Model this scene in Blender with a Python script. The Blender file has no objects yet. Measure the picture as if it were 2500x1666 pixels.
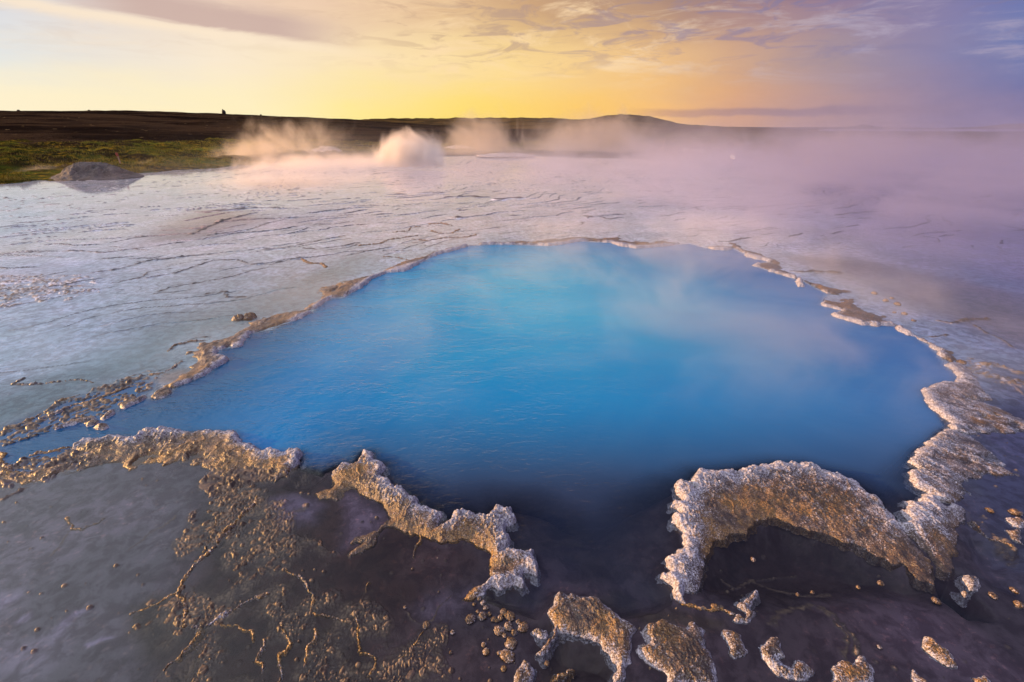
import bpy, math, random
import numpy as np
R = math.radians
# ------------------------------------------------------------------ camera
sc = bpy.context.scene
C = sc.collection
EYE = 1.6; PITCH = R(25.0); FPX = 1111.0
cam = bpy.data.cameras.new('camera'); co = bpy.data.objects.new('camera', cam); C.objects.link(co)
co.location = (0, 0, EYE); co.rotation_euler = (R(90) - PITCH, 0, 0)
cam.sensor_width = 36; cam.lens = 36 * FPX / 2500; cam.clip_start = 0.05; cam.clip_end = 40000
sc.camera = co
# ------------------------------------------------------------------ view + sampling
sc.view_settings.view_transform = 'Standard'; sc.view_settings.look = 'None'
sc.view_settings.gamma = 1; sc.view_settings.exposure = 0.34
cy = sc.cycles
sc.render.engine = 'CYCLES'
cy.use_denoising = True
cy.max_bounces = 6; cy.diffuse_bounces = 2; cy.glossy_bounces = 3; cy.transmission_bounces = 3
cy.volume_bounces = 2; cy.transparent_max_bounces = 12
cy.volume_step_rate = 1.0; cy.volume_max_steps = 96
cy.caustics_reflective = False; cy.caustics_refractive = False
SUN_EL = R(8.5); SUN_AZ = R(-83)      # azimuth measured from the view direction (+Y), negative = left

def lin(c):
    return tuple(((v / 255) / 12.92 if v / 255 <= 0.04045 else ((v / 255 + 0.055) / 1.055) ** 2.4) for v in c) + (1.0,)

# ------------------------------------------------------------------ node helpers
class NT:
    def __init__(s, tree):
        s.t = tree; s.n = tree.nodes; s.n.clear()
    def new(s, typ, **kw):
        nd = s.n.new(typ)
        for k, v in kw.items(): setattr(nd, k, v)
        return nd
    def link(s, a, b): s.t.links.new(a, b)
    def put(s, sock, v):
        if isinstance(v, bpy.types.NodeSocket): s.link(v, sock)
        elif v is not None: sock.default_value = v
    def math(s, op, a, b=None, c=None, clamp=False):
        nd = s.new('ShaderNodeMath', operation=op, use_clamp=clamp)
        s.put(nd.inputs[0], a)
        if b is not None: s.put(nd.inputs[1], b)
        if c is not None: s.put(nd.inputs[2], c)
        return nd.outputs[0]
    def vmath(s, op, a, b=None):
        nd = s.new('ShaderNodeVectorMath', operation=op); s.put(nd.inputs[0], a)
        if b is not None: s.put(nd.inputs[1], b)
        return nd.outputs[0]
    def rng(s, v, a, b, c=0.0, d=1.0, smooth=True):
        nd = s.new('ShaderNodeMapRange'); nd.interpolation_type = 'SMOOTHSTEP' if smooth else 'LINEAR'; nd.clamp = True
        s.put(nd.inputs[0], v)
        for i, q in zip((1, 2, 3, 4), (a, b, c, d)): s.put(nd.inputs[i], q)
        return nd.outputs[0]
    def mix(s, f, a, b, blend='MIX'):
        nd = s.new('ShaderNodeMix', data_type='RGBA', blend_type=blend)
        s.put(nd.inputs[0], f); s.put(nd.inputs[6], a); s.put(nd.inputs[7], b)
        return nd.outputs[2]
    def noise(s, vec, scale, detail=4, rough=0.55, dist=0.0, typ='FBM'):
        nd = s.new('ShaderNodeTexNoise'); nd.noise_type = typ
        s.put(nd.inputs['Vector'], vec); nd.inputs['Scale'].default_value = scale
        nd.inputs['Detail'].default_value = detail; nd.inputs['Roughness'].default_value = rough
        nd.inputs['Distortion'].default_value = dist
        return nd.outputs[0]
    def voro(s, vec, scale, feature='F1', out=0):
        nd = s.new('ShaderNodeTexVoronoi', feature=feature); s.put(nd.inputs['Vector'], vec)
        nd.inputs['Scale'].default_value = scale
        return nd.outputs[out]
    def ramp(s, f, stops):
        nd = s.new('ShaderNodeValToRGB'); cr = nd.color_ramp
        cr.elements.remove(cr.elements[1]); cr.elements[0].position = stops[0][0]; cr.elements[0].color = stops[0][1]
        for p, c in stops[1:]: cr.elements.new(p).color = c
        s.put(nd.inputs[0], f); return nd.outputs[0]
    def scale(s, vec, xyz):
        return s.vmath('MULTIPLY', vec, xyz)
    def attr(s, name, out='Fac'):
        nd = s.new('ShaderNodeAttribute'); nd.attribute_name = name; return nd.outputs[out]
    def bump(s, h, strength, dist, nrm=None):
        nd = s.new('ShaderNodeBump'); s.put(nd.inputs['Height'], h)
        nd.inputs['Strength'].default_value = strength; nd.inputs['Distance'].default_value = dist
        if nrm is not None: s.link(nrm, nd.inputs['Normal'])
        return nd.outputs[0]

# ------------------------------------------------------------------ sky (world): colours by compass direction and height, streaky cloud
w = bpy.data.worlds.new('World'); sc.world = w; w.use_nodes = True
N = NT(w.node_tree)
tc = N.new('ShaderNodeTexCoord').outputs['Generated']
sep = N.new('ShaderNodeSeparateXYZ'); N.link(tc, sep.inputs[0])
az = N.math('MULTIPLY', N.math('ARCTAN2', sep.outputs[0], sep.outputs[1]), 180 / math.pi)      # -180..180, 0 = ahead
el = N.math('MULTIPLY', N.math('ARCSINE', sep.outputs[2]), 180 / math.pi)
v2 = N.new('ShaderNodeCombineXYZ'); N.link(az, v2.inputs[0]); N.link(el, v2.inputs[1]); azel = v2.outputs[0]
warp = N.noise(N.scale(azel, (0.03, 0.12, 0)), 1.0, 4, 0.6)
azw = N.math('ADD', az, N.math('MULTIPLY', N.math('SUBTRACT', warp, 0.5), 9.0))
elw = N.math('ADD', el, N.math('MULTIPLY', N.math('SUBTRACT', N.noise(N.scale(azel, (0.05, 0.2, 1)), 1.3, 5, 0.6), 0.5), 5.0))
af = N.math('DIVIDE', N.math('ADD', azw, 60.0), 120.0)
def az_of(x): return math.degrees(math.atan2(x - 1250, 1226))
def row(cols, back):
    st = [(0.0, lin(cols[0][1]))]
    for x, c in cols: st.append(((az_of(x) + 60) / 120, lin(c)))
    st.append((1.0, lin(back))); return N.ramp(af, st)
hor = row([(0,(254,241,206)),(350,(254,240,200)),(650,(255,240,192)),(880,(255,234,152)),(1120,(255,223,118)),(1400,(255,206,108)),(1600,(250,194,118)),(1760,(222,168,128)),(2000,(182,148,146)),(2250,(138,126,158)),(2500,(108,112,162))], (95,102,155))
mid = row([(0,(222,230,234)),(300,(236,229,218)),(600,(250,234,208)),(900,(252,228,182)),(1250,(253,220,152)),(1550,(240,196,138)),(1750,(212,170,138)),(2000,(168,147,154)),(2250,(142,134,168)),(2500,(96,122,180))], (85,105,165))
top = row([(0,(196,204,230)),(250,(222,210,210)),(550,(232,204,186)),(800,(238,206,178)),(1100,(226,188,146)),(1300,(205,165,126)),(1600,(172,138,124)),(1850,(150,122,140)),(2100,(124,114,166)),(2450,(80,108,178))], (75,100,165))
sky = N.mix(N.rng(elw, 1.5, 6.5), hor, mid)
sky = N.mix(N.rng(elw, 6.0, 12.0), sky, top)
# cloud streaks: brighter wisps and darker veils
cv = N.scale(azel, (0.045, 0.22, 1))
c1 = N.noise(cv, 2.4, 9, 0.66, 0.7)
c2 = N.noise(N.vmath('ADD', cv, (7.3, 2.1, 4.0)), 4.6, 8, 0.6, 1.0)
rightish = N.rng(az, -22, 0)
wisp = N.math('MULTIPLY', N.math('MULTIPLY', N.rng(c1, 0.48, 0.68), N.rng(el, 2.5, 7)), N.math('MULTIPLY_ADD', rightish, 0.6, 0.16))
sky = N.mix(wisp, sky, N.mix(N.rng(az, 8, 34), (1.0, 0.74, 0.45, 1), (0.44, 0.38, 0.5, 1)))
veil = N.math('MULTIPLY', N.math('MULTIPLY', N.rng(c2, 0.48, 0.64), N.rng(el, 4, 9)), N.math('MULTIPLY_ADD', rightish, 0.5, 0.12))
sky = N.mix(veil, sky, N.mix(N.rng(az, -10, 30), (0.50, 0.33, 0.24, 1), (0.22, 0.2, 0.36, 1)))
# the long grey cloud at the upper left with its cream lower edge
line = N.math('SUBTRACT', el, N.math('MULTIPLY_ADD', N.math('ADD', az, 42.0), -0.065, 8.8))
line = N.math('ADD', line, N.math('MULTIPLY', N.math('SUBTRACT', c1, 0.5), 1.2))
inaz = N.math('MULTIPLY', N.rng(az, -42, -33), N.rng(az, -14, -24, 0, 1))
body = N.math('MULTIPLY', N.math('MULTIPLY', N.rng(line, 0.0, 0.7), N.rng(line, 3.2, 1.6, 0, 1)), inaz)
sky = N.mix(N.math('MULTIPLY', body, 0.9), sky, lin((204,176,166)))
edge = N.math('MULTIPLY', N.math('MULTIPLY', N.rng(line, -0.8, 0.0), N.rng(line, 0.7, 0.1, 0, 1)), N.rng(az, -10, -30, 0, 1))
sky = N.mix(N.math('MULTIPLY', edge, 0.85), sky, lin((252,232,205)))
# low flat cloud bank above the horizon to the right
bk = N.math('ADD', el, N.math('MULTIPLY', N.math('SUBTRACT', N.noise(N.scale(azel, (0.12, 0.2, 1)), 1.5, 5), 0.5), 1.2))
bank = N.math('MULTIPLY', N.math('MULTIPLY', N.rng(bk, 1.0, 1.35), N.rng(bk, 2.1, 1.7, 0, 1)), N.math('MULTIPLY', N.rng(az, 11, 19), N.rng(az, 44, 34, 0, 1)))
sky = N.mix(N.math('MULTIPLY', bank, 0.7), sky, N.mix(N.rng(az, 14, 30), lin((196,145,118)), lin((140,120,142))))
# beyond the frame: unseen sky overhead and behind, brightness invented to light the ground
sky = N.mix(1.0, sky, (0.795, 0.79, 0.795, 1), 'MULTIPLY')
over = N.mix(N.rng(N.math('ABSOLUTE', N.math('ADD', az, 120)), 50, 112), (1.65, 1.70, 1.85, 1), (0.20, 0.20, 0.42, 1))
over = N.mix(N.rng(el, 55, 85), over, (0.55, 0.55, 0.70, 1))
sky = N.mix(N.rng(el, 13, 34), sky, over)
behind = N.mix(N.rng(N.math('MULTIPLY', az, -1), 20, 110), (0.16, 0.17, 0.34, 1), (0.95, 0.76, 0.62, 1))
sky = N.mix(N.math('MULTIPLY', N.rng(N.math('ABSOLUTE', az), 58, 110), N.rng(el, 40, 14, 0, 1)), sky, behind)
nis = N.new('ShaderNodeTexSky', sky_type='NISHITA'); nis.sun_disc = False
nis.sun_elevation = SUN_EL; nis.sun_rotation = SUN_AZ
bg1 = N.new('ShaderNodeBackground'); N.link(sky, bg1.inputs[0]); bg1.inputs[1].default_value = 1.0
bg2 = N.new('ShaderNodeBackground'); N.link(nis.outputs[0], bg2.inputs[0]); N.put(bg2.inputs[1], N.rng(el, 12, 40, 0.0, 0.02))
addb = N.new('ShaderNodeAddShader'); N.link(bg1.outputs[0], addb.inputs[0]); N.link(bg2.outputs[0], addb.inputs[1])
wo = N.new('ShaderNodeOutputWorld'); N.link(addb.outputs[0], wo.inputs[0])
# ------------------------------------------------------------------ sun
sl = bpy.data.lights.new('sun', 'SUN'); so = bpy.data.objects.new('sun', sl); C.objects.link(so)
sl.energy = 6.6; sl.angle = R(0.6); sl.color = (1.0, 0.54, 0.18)
from mathutils import Vector
sdir = Vector((math.sin(SUN_AZ) * math.cos(SUN_EL), math.cos(SUN_AZ) * math.cos(SUN_EL), math.sin(SUN_EL)))
so.rotation_euler = sdir.to_track_quat('Z', 'Y').to_euler(); so.location = (-20, -5, 10)

# ================================================================== numeric helpers
F4 = np.float32
def hsh(ix, iy, seed):
    h = (ix.astype(np.int64) * 374761393 + iy.astype(np.int64) * 668265263 + seed * 982451653) & 0xffffffff
    h = ((h ^ (h >> 13)) * 1274126177) & 0xffffffff
    h = h ^ (h >> 16)
    return ((h & 0xffff).astype(F4) / F4(65535.0))
def vn(x, y, seed=0):
    ix = np.floor(x); iy = np.floor(y); fx = (x - ix).astype(F4); fy = (y - iy).astype(F4)
    ix = ix.astype(np.int64); iy = iy.astype(np.int64)
    ux = fx * fx * fx * (fx * (fx * 6 - 15) + 10); uy = fy * fy * fy * (fy * (fy * 6 - 15) + 10)
    def g(dx, dy):
        a = hsh(ix + dx, iy + dy, seed) * F4(6.2831853)
        return np.cos(a) * (fx - dx) + np.sin(a) * (fy - dy)
    a = g(0, 0); b = g(1, 0); c = g(0, 1); d = g(1, 1)
    return (a + (b - a) * ux + (c - a) * uy + (a - b - c + d) * ux * uy) * F4(1.5)
def fbm(x, y, sc_, octs=4, seed=0, gain=0.5):
    t = 0; amp = 1.0; s = sc_
    for i in range(octs):
        t = t + amp * vn(x * s + 13.7 * i, y * s - 7.1 * i, seed + i); s *= 2.03; amp *= gain
    return t
def worley(x, y, s, seed=0):
    x = x * s; y = y * s
    ix = np.floor(x).astype(np.int64); iy = np.floor(y).astype(np.int64)
    f1 = np.full(x.shape, 9, F4); idv = np.zeros(x.shape, F4)
    for dx in (-1, 0, 1):
        for dy in (-1, 0, 1):
            cx = ix + dx; cy_ = iy + dy
            px = cx + 0.12 + 0.76 * hsh(cx, cy_, seed); py = cy_ + 0.12 + 0.76 * hsh(cx, cy_, seed + 77)
            d = np.sqrt((x - px) ** 2 + (y - py) ** 2).astype(F4)
            m = d < f1
            idv = np.where(m, hsh(cx, cy_, seed + 5), idv); f1 = np.where(m, d, f1)
    return f1, idv
def sst(a, b, x):
    t = np.clip((x - a) / (b - a), 0, 1); return t * t * (3 - 2 * t)
def dist_line(x, y, pts, closed=False):
    P = np.asarray(pts, float); Q = np.roll(P, -1, axis=0)
    if not closed: P, Q = P[:-1], Q[:-1]
    best = np.full(x.shape, 1e9)
    for (ax, ay), (bx, by) in zip(P, Q):
        dx, dy = bx - ax, by - ay; L = dx * dx + dy * dy + 1e-12
        t = np.clip(((x - ax) * dx + (y - ay) * dy) / L, 0, 1)
        d = (x - ax - t * dx) ** 2 + (y - ay - t * dy) ** 2
        np.minimum(best, d, out=best)
    return np.sqrt(best)
def inside(x, y, pts):
    P = np.asarray(pts, float); Q = np.roll(P, -1, axis=0)
    c = np.zeros(x.shape, bool)
    for (ax, ay), (bx, by) in zip(P, Q):
        if ay == by: continue
        c ^= ((ay > y) != (by > y)) & (x < (bx - ax) * (y - ay) / (by - ay) + ax)
    return c
def sd(x, y, pts):                       # signed distance, positive inside
    d = dist_line(x, y, pts, True); return np.where(inside(x, y, pts), d, -d)
def sd_soft(x, y, pts, far=1.0):         # the same, evaluated only near the polygon
    P = np.asarray(pts); m = (x > P[:, 0].min() - far) & (x < P[:, 0].max() + far) & (y > P[:, 1].min() - far) & (y < P[:, 1].max() + far)
    out = np.full(x.shape, -far); out[m] = sd(x[m], y[m], pts); return out

# survey of the site: positions read off the photograph, laid on the real ground plane (metres)
CROP = {0: (0, 0, 1), 1: (0, 200, 2.8), 2: (840, 200, 2.8), 3: (1660, 200, 2.8), 4: (0, 660, 2.8), 5: (1660, 660, 2.8),
        6: (0, 1100, 2.77), 7: (840, 1100, 2.77), 8: (1660, 1100, 2.77)}
def ray(px, py):
    u = px - 1250; v = 833 - py
    return (u, FPX * math.cos(PITCH) + v * math.sin(PITCH), -FPX * math.sin(PITCH) + v * math.cos(PITCH))
def G(c, *pts, z=0.0):
    ox, oy, k = CROP[c]; out = []
    for x, y in pts:
        d = ray(ox + x / k, oy + y / k); t = (z - EYE) / d[2]; out.append((d[0] * t, d[1] * t))
    return out
def azel_of(px, py):
    d = ray(px, py); return math.atan2(d[0], d[1]), math.atan2(d[2], math.hypot(d[0], d[1]))

# ------------------------------------------------------------------ object helpers
def tag(o, label=None, cat=None, group=None, kind=None):
    for k, v in (('label', label), ('category', cat), ('group', group), ('kind', kind)):
        if v: o[k] = v
    return o
def mesh_np(name, V, Fq, mat, attrs=None, parent=None, smooth=True, loc=None):
    me = bpy.data.meshes.new(name); V = np.asarray(V, F4)
    if loc is not None: V = V - np.asarray(loc, F4)
    Fq = np.asarray(Fq, np.int32); k = Fq.shape[1]
    me.vertices.add(len(V)); me.vertices.foreach_set('co', V.ravel())
    me.loops.add(Fq.size); me.loops.foreach_set('vertex_index', Fq.ravel())
    me.polygons.add(len(Fq)); me.polygons.foreach_set('loop_start', np.arange(0, Fq.size, k, dtype=np.int32))
    me.polygons.foreach_set('use_smooth', np.full(len(Fq), smooth))
    for an, av in (attrs or {}).items():
        av = np.asarray(av, F4)
        if av.ndim == 2:
            a = me.attributes.new(an, 'FLOAT_COLOR', 'POINT')
            a.data.foreach_set('color', np.concatenate([av, np.ones((len(av), 1), F4)], 1).ravel())
        else:
            a = me.attributes.new(an, 'FLOAT', 'POINT'); a.data.foreach_set('value', av.ravel())
    me.update(); me.validate()
    me.materials.append(mat)
    o = bpy.data.objects.new(name, me); C.objects.link(o)
    if loc is not None: o.location = loc
    if parent is not None: o.parent = parent
    return o
def grid_faces(nr, nc, keep=None, wrap=False):
    i = np.arange(nr * nc).reshape(nr, nc)
    if wrap: i = np.concatenate([i, i[:, :1]], 1)
    f = np.stack([i[:-1, :-1], i[:-1, 1:], i[1:, 1:], i[1:, :-1]], -1).reshape(-1, 4)
    return f if keep is None else f[keep.ravel()]
def compact(V, Fq, attrs):
    used = np.zeros(len(V), bool); used[Fq.ravel()] = True
    m = np.cumsum(used) - 1
    return V[used], m[Fq], {k: v[used] for k, v in attrs.items()}

# ================================================================== materials
def new_mat(name):
    m = bpy.data.materials.new(name); m.use_nodes = True; n = NT(m.node_tree)
    n.out = n.new('ShaderNodeOutputMaterial'); return m, n
def pos(n): return n.new('ShaderNodeNewGeometry').outputs['Position']
def prin(n, col, rough=0.6, nrm=None, spec=0.5):
    p = n.new('ShaderNodeBsdfPrincipled'); n.put(p.inputs['Base Color'], col); n.put(p.inputs['Roughness'], rough)
    n.put(p.inputs['Specular IOR Level'], spec)
    if nrm is not None: n.link(nrm, p.inputs['Normal'])
    n.link(p.outputs[0], n.out.inputs['Surface']); return p

def mat_ground():
    m, n = new_mat('silica_silt'); p = pos(n)
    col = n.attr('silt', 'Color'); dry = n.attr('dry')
    a = n.noise(p, 2.3, 8, 0.62, 0.6); b = n.noise(p, 14, 7, 0.65, 0.4); c = n.noise(p, 90, 5, 0.6)
    col = n.mix(n.rng(a, 0.42, 0.66, 0, 0.7), col, n.mix(1, col, (1.6, 1.5, 1.6, 1), 'MULTIPLY'))
    col = n.mix(n.rng(b, 0.40, 0.60, 0, 0.75), col, n.mix(1, col, (0.42, 0.37, 0.37, 1), 'MULTIPLY'))
    d_ = n.noise(p, 38, 5, 0.7); col = n.mix(n.math('MULTIPLY', n.rng(d_, 0.55, 0.68), n.rng(a, 0.35, 0.6)), col, n.mix(1, col, (1.8, 1.5, 1.35, 1), 'MULTIPLY'))
    g = n.mix(n.rng(b, 0.4, 0.62), (0.07, 0.048, 0.038, 1), (0.22, 0.15, 0.095, 1))
    g = n.mix(n.rng(c, 0.55, 0.72, 0, 0.5), g, (0.40, 0.30, 0.22, 1))
    col = n.mix(dry, col, g)
    h = n.math('ADD', n.math('MULTIPLY', b, 0.85), n.math('MULTIPLY', c, 0.15))
    prin(n, col, n.math('MULTIPLY_ADD', c, 0.35, 0.3), n.bump(h, 0.6, 0.008), 0.2); return m
def mat_water():
    m, n = new_mat('hot_spring_water'); p = pos(n)
    depth = n.attr('depth'); calm = n.attr('calm'); body = n.attr('body', 'Color'); k = n.attr('milk')
    w1 = n.noise(n.scale(p, (1.0, 2.1, 1)), 9, 3, 0.55, 0.5); w2 = n.noise(n.scale(p, (1.0, 1.7, 1)), 26, 3, 0.5, 0.4)
    w3 = n.noise(n.scale(p, (1, 1.5, 1)), 2.2, 2, 0.5)
    h = n.math('ADD', n.math('MULTIPLY', w1, 0.65), n.math('MULTIPLY', w2, 0.35))
    h = n.math('MULTIPLY', h, n.math('MULTIPLY', calm, n.rng(w3, 0.3, 0.65, 0.35, 1)))
    nb = n.bump(h, 0.65, 0.035)
    turb = n.math('SUBTRACT', 1.0, n.math('EXPONENT', n.math('MULTIPLY', n.math('MULTIPLY', depth, k), -1.0)))
    cl = n.noise(p, 0.7, 5, 0.6, 0.8)
    body = n.mix(n.rng(cl, 0.35, 0.65, 0, 0.5), body, n.mix(1, body, (1.9, 1.25, 1.1, 1), 'MULTIPLY'))
    dif = n.new('ShaderNodeBsdfDiffuse'); n.link(body, dif.inputs[0])
    tr = n.new('ShaderNodeBsdfTransparent'); n.link(n.mix(n.rng(depth, 0.0, 0.25), (0.93, 0.95, 0.95, 1), (0.35, 0.42, 0.5, 1)), tr.inputs[0])
    m1 = n.new('ShaderNodeMixShader'); n.link(turb, m1.inputs[0]); n.link(tr.outputs[0], m1.inputs[1]); n.link(dif.outputs[0], m1.inputs[2])
    gl = n.new('ShaderNodeBsdfGlossy'); n.put(gl.inputs['Roughness'], n.math('MULTIPLY_ADD', calm, 0.04, 0.05)); n.link(nb, gl.inputs['Normal'])
    fr = n.new('ShaderNodeFresnel'); fr.inputs[0].default_value = 1.33; n.link(nb, fr.inputs['Normal'])
    m2 = n.new('ShaderNodeMixShader'); n.link(fr.outputs[0], m2.inputs[0]); n.link(m1.outputs[0], m2.inputs[1]); n.link(gl.outputs[0], m2.inputs[2])
    n.link(m2.outputs[0], n.out.inputs[0]); return m
def mat_crust():
    m, n = new_mat('sinter_crust'); p = pos(n)
    rim = n.attr('rim'); gold = n.attr('gold'); crev = n.attr('crev')
    a = n.noise(p, 22, 6, 0.65, 0.5); b = n.noise(p, 120, 4, 0.7); c = n.noise(p, 7, 4, 0.6)
    brown = n.mix(n.rng(a, 0.38, 0.62), (0.035, 0.022, 0.016, 1), (0.17, 0.10, 0.055, 1))
    brown = n.mix(n.math('MULTIPLY', gold, n.rng(c, 0.35, 0.6)), brown, (0.38, 0.19, 0.035, 1))
    pale = n.mix(n.rng(b, 0.35, 0.65), (0.13, 0.10, 0.10, 1), (0.52, 0.49, 0.56, 1))
    e = n.noise(p, 190, 3, 0.75)
    f = n.math('ADD', rim, n.math('MULTIPLY', n.math('SUBTRACT', n.math('ADD', n.math('MULTIPLY', a, 0.7), n.math('MULTIPLY', e, 1.3)), 1.0), 2.2), clamp=True)
    brown = n.mix(n.rng(e, 0.42, 0.56, 0.92, 0), brown, (0.035, 0.022, 0.018, 1))
    col = n.mix(n.rng(f, 0.3, 0.7), brown, pale)
    col = n.mix(n.math('MULTIPLY', crev, n.math('MULTIPLY_ADD', rim, -0.4, 0.75)), col, (0.055, 0.035, 0.03, 1))
    h = n.math('ADD', n.math('MULTIPLY', n.voro(p, 170), -0.6), n.math('MULTIPLY', b, 0.5))
    prin(n, col, n.math('MULTIPLY_ADD', a, 0.5, 0.2), n.bump(h, 0.7, 0.006)); return m
def mat_rock(name, c0, c1, scale=3.0, bd=0.05):
    m, n = new_mat(name); p = pos(n); a = n.noise(p, scale, 8, 0.65, 0.3); b = n.noise(p, scale * 9, 5, 0.6)
    col = n.mix(n.rng(a, 0.35, 0.65), c0 + (1,), c1 + (1,))
    col = n.mix(n.rng(b, 0.5, 0.7, 0, 0.5), col, tuple(min(1, v * 1.8) for v in c1) + (1,))
    prin(n, col, 0.8, n.bump(n.math('ADD', a, n.math('MULTIPLY', b, 0.4)), 0.8, bd), 0.3); return m
def mat_plain(name, c, rough=0.6, scale=20):
    m, n = new_mat(name); p = pos(n); a = n.noise(p, scale, 4)
    prin(n, n.mix(n.rng(a, 0.3, 0.7), tuple(v * 0.8 for v in c) + (1,), c + (1,)), rough); return m
def mat_turf():
    m, n = new_mat('wet_meadow'); p = pos(n)
    a = n.noise(n.scale(p, (0.35, 1, 1)), 0.35, 8, 0.65, 0.5); b = n.noise(p, 3.5, 6, 0.7); c = n.noise(n.scale(p, (0.3, 1, 1)), 0.12, 4)
    col = n.mix(n.rng(a, 0.4, 0.6), (0.008, 0.010, 0.004, 1), (0.065, 0.076, 0.010, 1))
    col = n.mix(n.rng(b, 0.45, 0.65, 0, 0.7), col, (0.28, 0.165, 0.015, 1))
    col = n.mix(n.rng(n.noise(n.scale(p, (0.12, 1, 1)), 0.5, 4, 0.6), 0.5, 0.6, 0, 0.85), col, (0.015, 0.009, 0.006, 1))  # shadow bands across the meadow painted in as dark strips
    prin(n, col, 1.0, n.bump(b, 0.9, 0.15), 0.0); return m
def mat_hill(name, c0, c1, sx=0.02):
    m, n = new_mat(name); p = pos(n)
    a = n.noise(n.scale(p, (1, 2.5, 6)), sx, 8, 0.65, 0.4); b = n.voro(p, 0.5); b2 = n.noise(p, 0.9, 4, 0.7)
    col = n.mix(n.rng(a, 0.4, 0.6), c0 + (1,), c1 + (1,))
    col = n.mix(n.math('MULTIPLY', n.rng(b, 0.16, 0.08, 0, 1), n.rng(b2, 0.5, 0.6)), col, (0.30, 0.20, 0.10, 1))
    prin(n, col, 0.9, n.bump(b2, 0.8, 1.0), 0.0); return m

MG = mat_ground(); MW = mat_water(); MC = mat_crust()

# ================================================================== the site in plan
POOL = (G(4, (2352,190),(2260,195),(2190,245),(2115,300),(1990,352),(1850,412),(1705,438),(1665,500),(1600,528),(1490,548),(1500,590),(1560,612),(1500,652),(1400,722),(1280,772),(1190,812),(1140,870),(1060,885),(970,885),(870,945),(800,965),(740,1020),(640,1060),(520,1075),(300,1120),(60,1200),(60,1300),(300,1260),(480,1210),(600,1172),(790,1142),(920,1162),(980,1108),(1090,1108),(1240,1113),(1400,1100),(1600,1106),(1645,1180),(1725,1210),(1830,1258),(2045,1245),(2072,1290),(2060,1340))
    + G(7, (-150,150),(-60,110),(20,95),(70,85),(120,15),(190,20),(205,80),(270,95),(270,150),(300,222),(350,268),(480,332),(520,385),(645,415),(700,480),(745,432),(800,412),(980,455),(1000,400),(1130,410),(1165,470),(1090,545),(1120,640),(1095,680),(1270,690),(1310,800),(1230,850),(1220,920),(1090,950),(1000,930),(960,1000),(1080,1050),(1300,1120),(1430,960),(1500,960),(1700,1010),(1880,1120),(2100,1080),(2200,1020),(2205,960),(2150,860),(2180,760),(2280,680),(2230,500),(2225,370),(2260,260))
    + G(8, (60,232),(100,160),(260,150),(460,120),(640,92),(860,105),(1010,165),(1190,230),(1380,365),(1430,450),(1450,480),(1540,460),(1490,410),(1515,345),(1600,355),(1640,305),(1740,320))
    + G(5, (1760,1560),(1690,1515),(1575,1440),(1580,1300),(1605,1240),(1690,1190),(1750,1120),(1820,1070),(1770,985),(1700,930),(1650,830),(1720,790),(1880,765),(1895,725),(1800,650),(1750,560),(1600,450),(1440,375),(1260,378),(1040,310),(1100,275),(955,238))
    + G(3, (1000,1450),(840,1370),(740,1335),(620,1300),(510,1260),(600,1225),(460,1190),(370,1145),(190,1140),(60,1105))
    + G(2, (2290,1115),(2000,1140),(1820,1102),(1600,1090),(1390,1122),(1050,1112),(850,1120),(640,1180),(510,1245),(300,1302),(180,1352),(60,1440)))
PONDS = [  # (outline, depth, shore softness)
    (G(8, (200,640),(450,540),(680,475),(870,545),(1100,625),(1340,735),(1600,880),(1720,920),(1600,960),(1100,960),(600,1000),(200,950),(130,900)), 0.10, 0.14),
    (G(8, (1720,830),(1850,840),(2000,1000),(2100,1120),(1950,1110),(1750,950)), 0.10, 0.05),
    (G(8, (1950,450),(2050,600),(2200,680),(2327,700),(2327,1000),(2150,900),(1950,700)), 0.05, 0.08),
    (G(7, (1310,1200),(1500,1230),(1800,1400),(1840,1568),(1300,1568)), 0.05, 0.08),
    (G(6, (1330,1230),(1420,1200),(1250,1568),(1160,1568)), 0.03, 0.04),
    (G(4, (2060,1340),(2220,1400),(2100,1500),(1950,1470)), 0.05, 0.05)]
BAYP = G(4, (-400,1180),(0,1080),(300,960),(520,860),(900,760),(1000,720),(1080,780),(960,890),(800,960),(760,1080),(600,1150),(500,1230),(520,1290),(300,1380),(0,1440),(-400,1500))
GRAN = [  # granular crust breaking the surface: (outline, softness, strength)
    (G(6, (1330,480),(1480,300),(1500,200),(1620,150),(1750,260),(1850,370),(1980,430),(1940,560),(1950,700),(1860,830),(1600,740),(1450,720),(1340,640)), 0.07, 1.0),
    (G(6, (1480,100),(2000,60),(1960,190),(1700,220),(1560,260)), 0.06, 1.0),
    (G(6, (1230,950),(1900,780),(2150,900),(2327,1100),(2327,1568),(1350,1568),(1330,1250),(1150,1130)), 0.14, 0.40),
    (G(7, (-60,950),(90,1000),(260,1250),(560,1300),(620,1568),(-60,1568)), 0.10, 0.36),
    (G(4, (-250,1180),(0,1130),(300,1000),(480,890),(620,840),(870,760),(1000,720),(1080,780),(900,870),(790,950),(600,1040),(330,1110),(0,1300),(-250,1400)), 0.05, 1.15),
    (G(4, (-100,1250),(500,1230),(520,1330),(300,1460),(-100,1500)), 0.05, 1.1),
    (G(1, (-100,1350),(200,1350),(480,1370),(520,1440),(180,1490),(-100,1530)), 0.3, 0.62),
    (G(5, (1950,620),(2100,640),(2352,700),(2352,800),(2050,720)), 0.1, 0.6),
    (G(8, (1900,420),(2050,480),(2230,620),(2200,660),(2000,560)), 0.03, 0.7),
    (G(7, (100,270),(400,370),(330,430),(200,400)), 0.03, 0.4)]
GRAN.pop()
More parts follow.
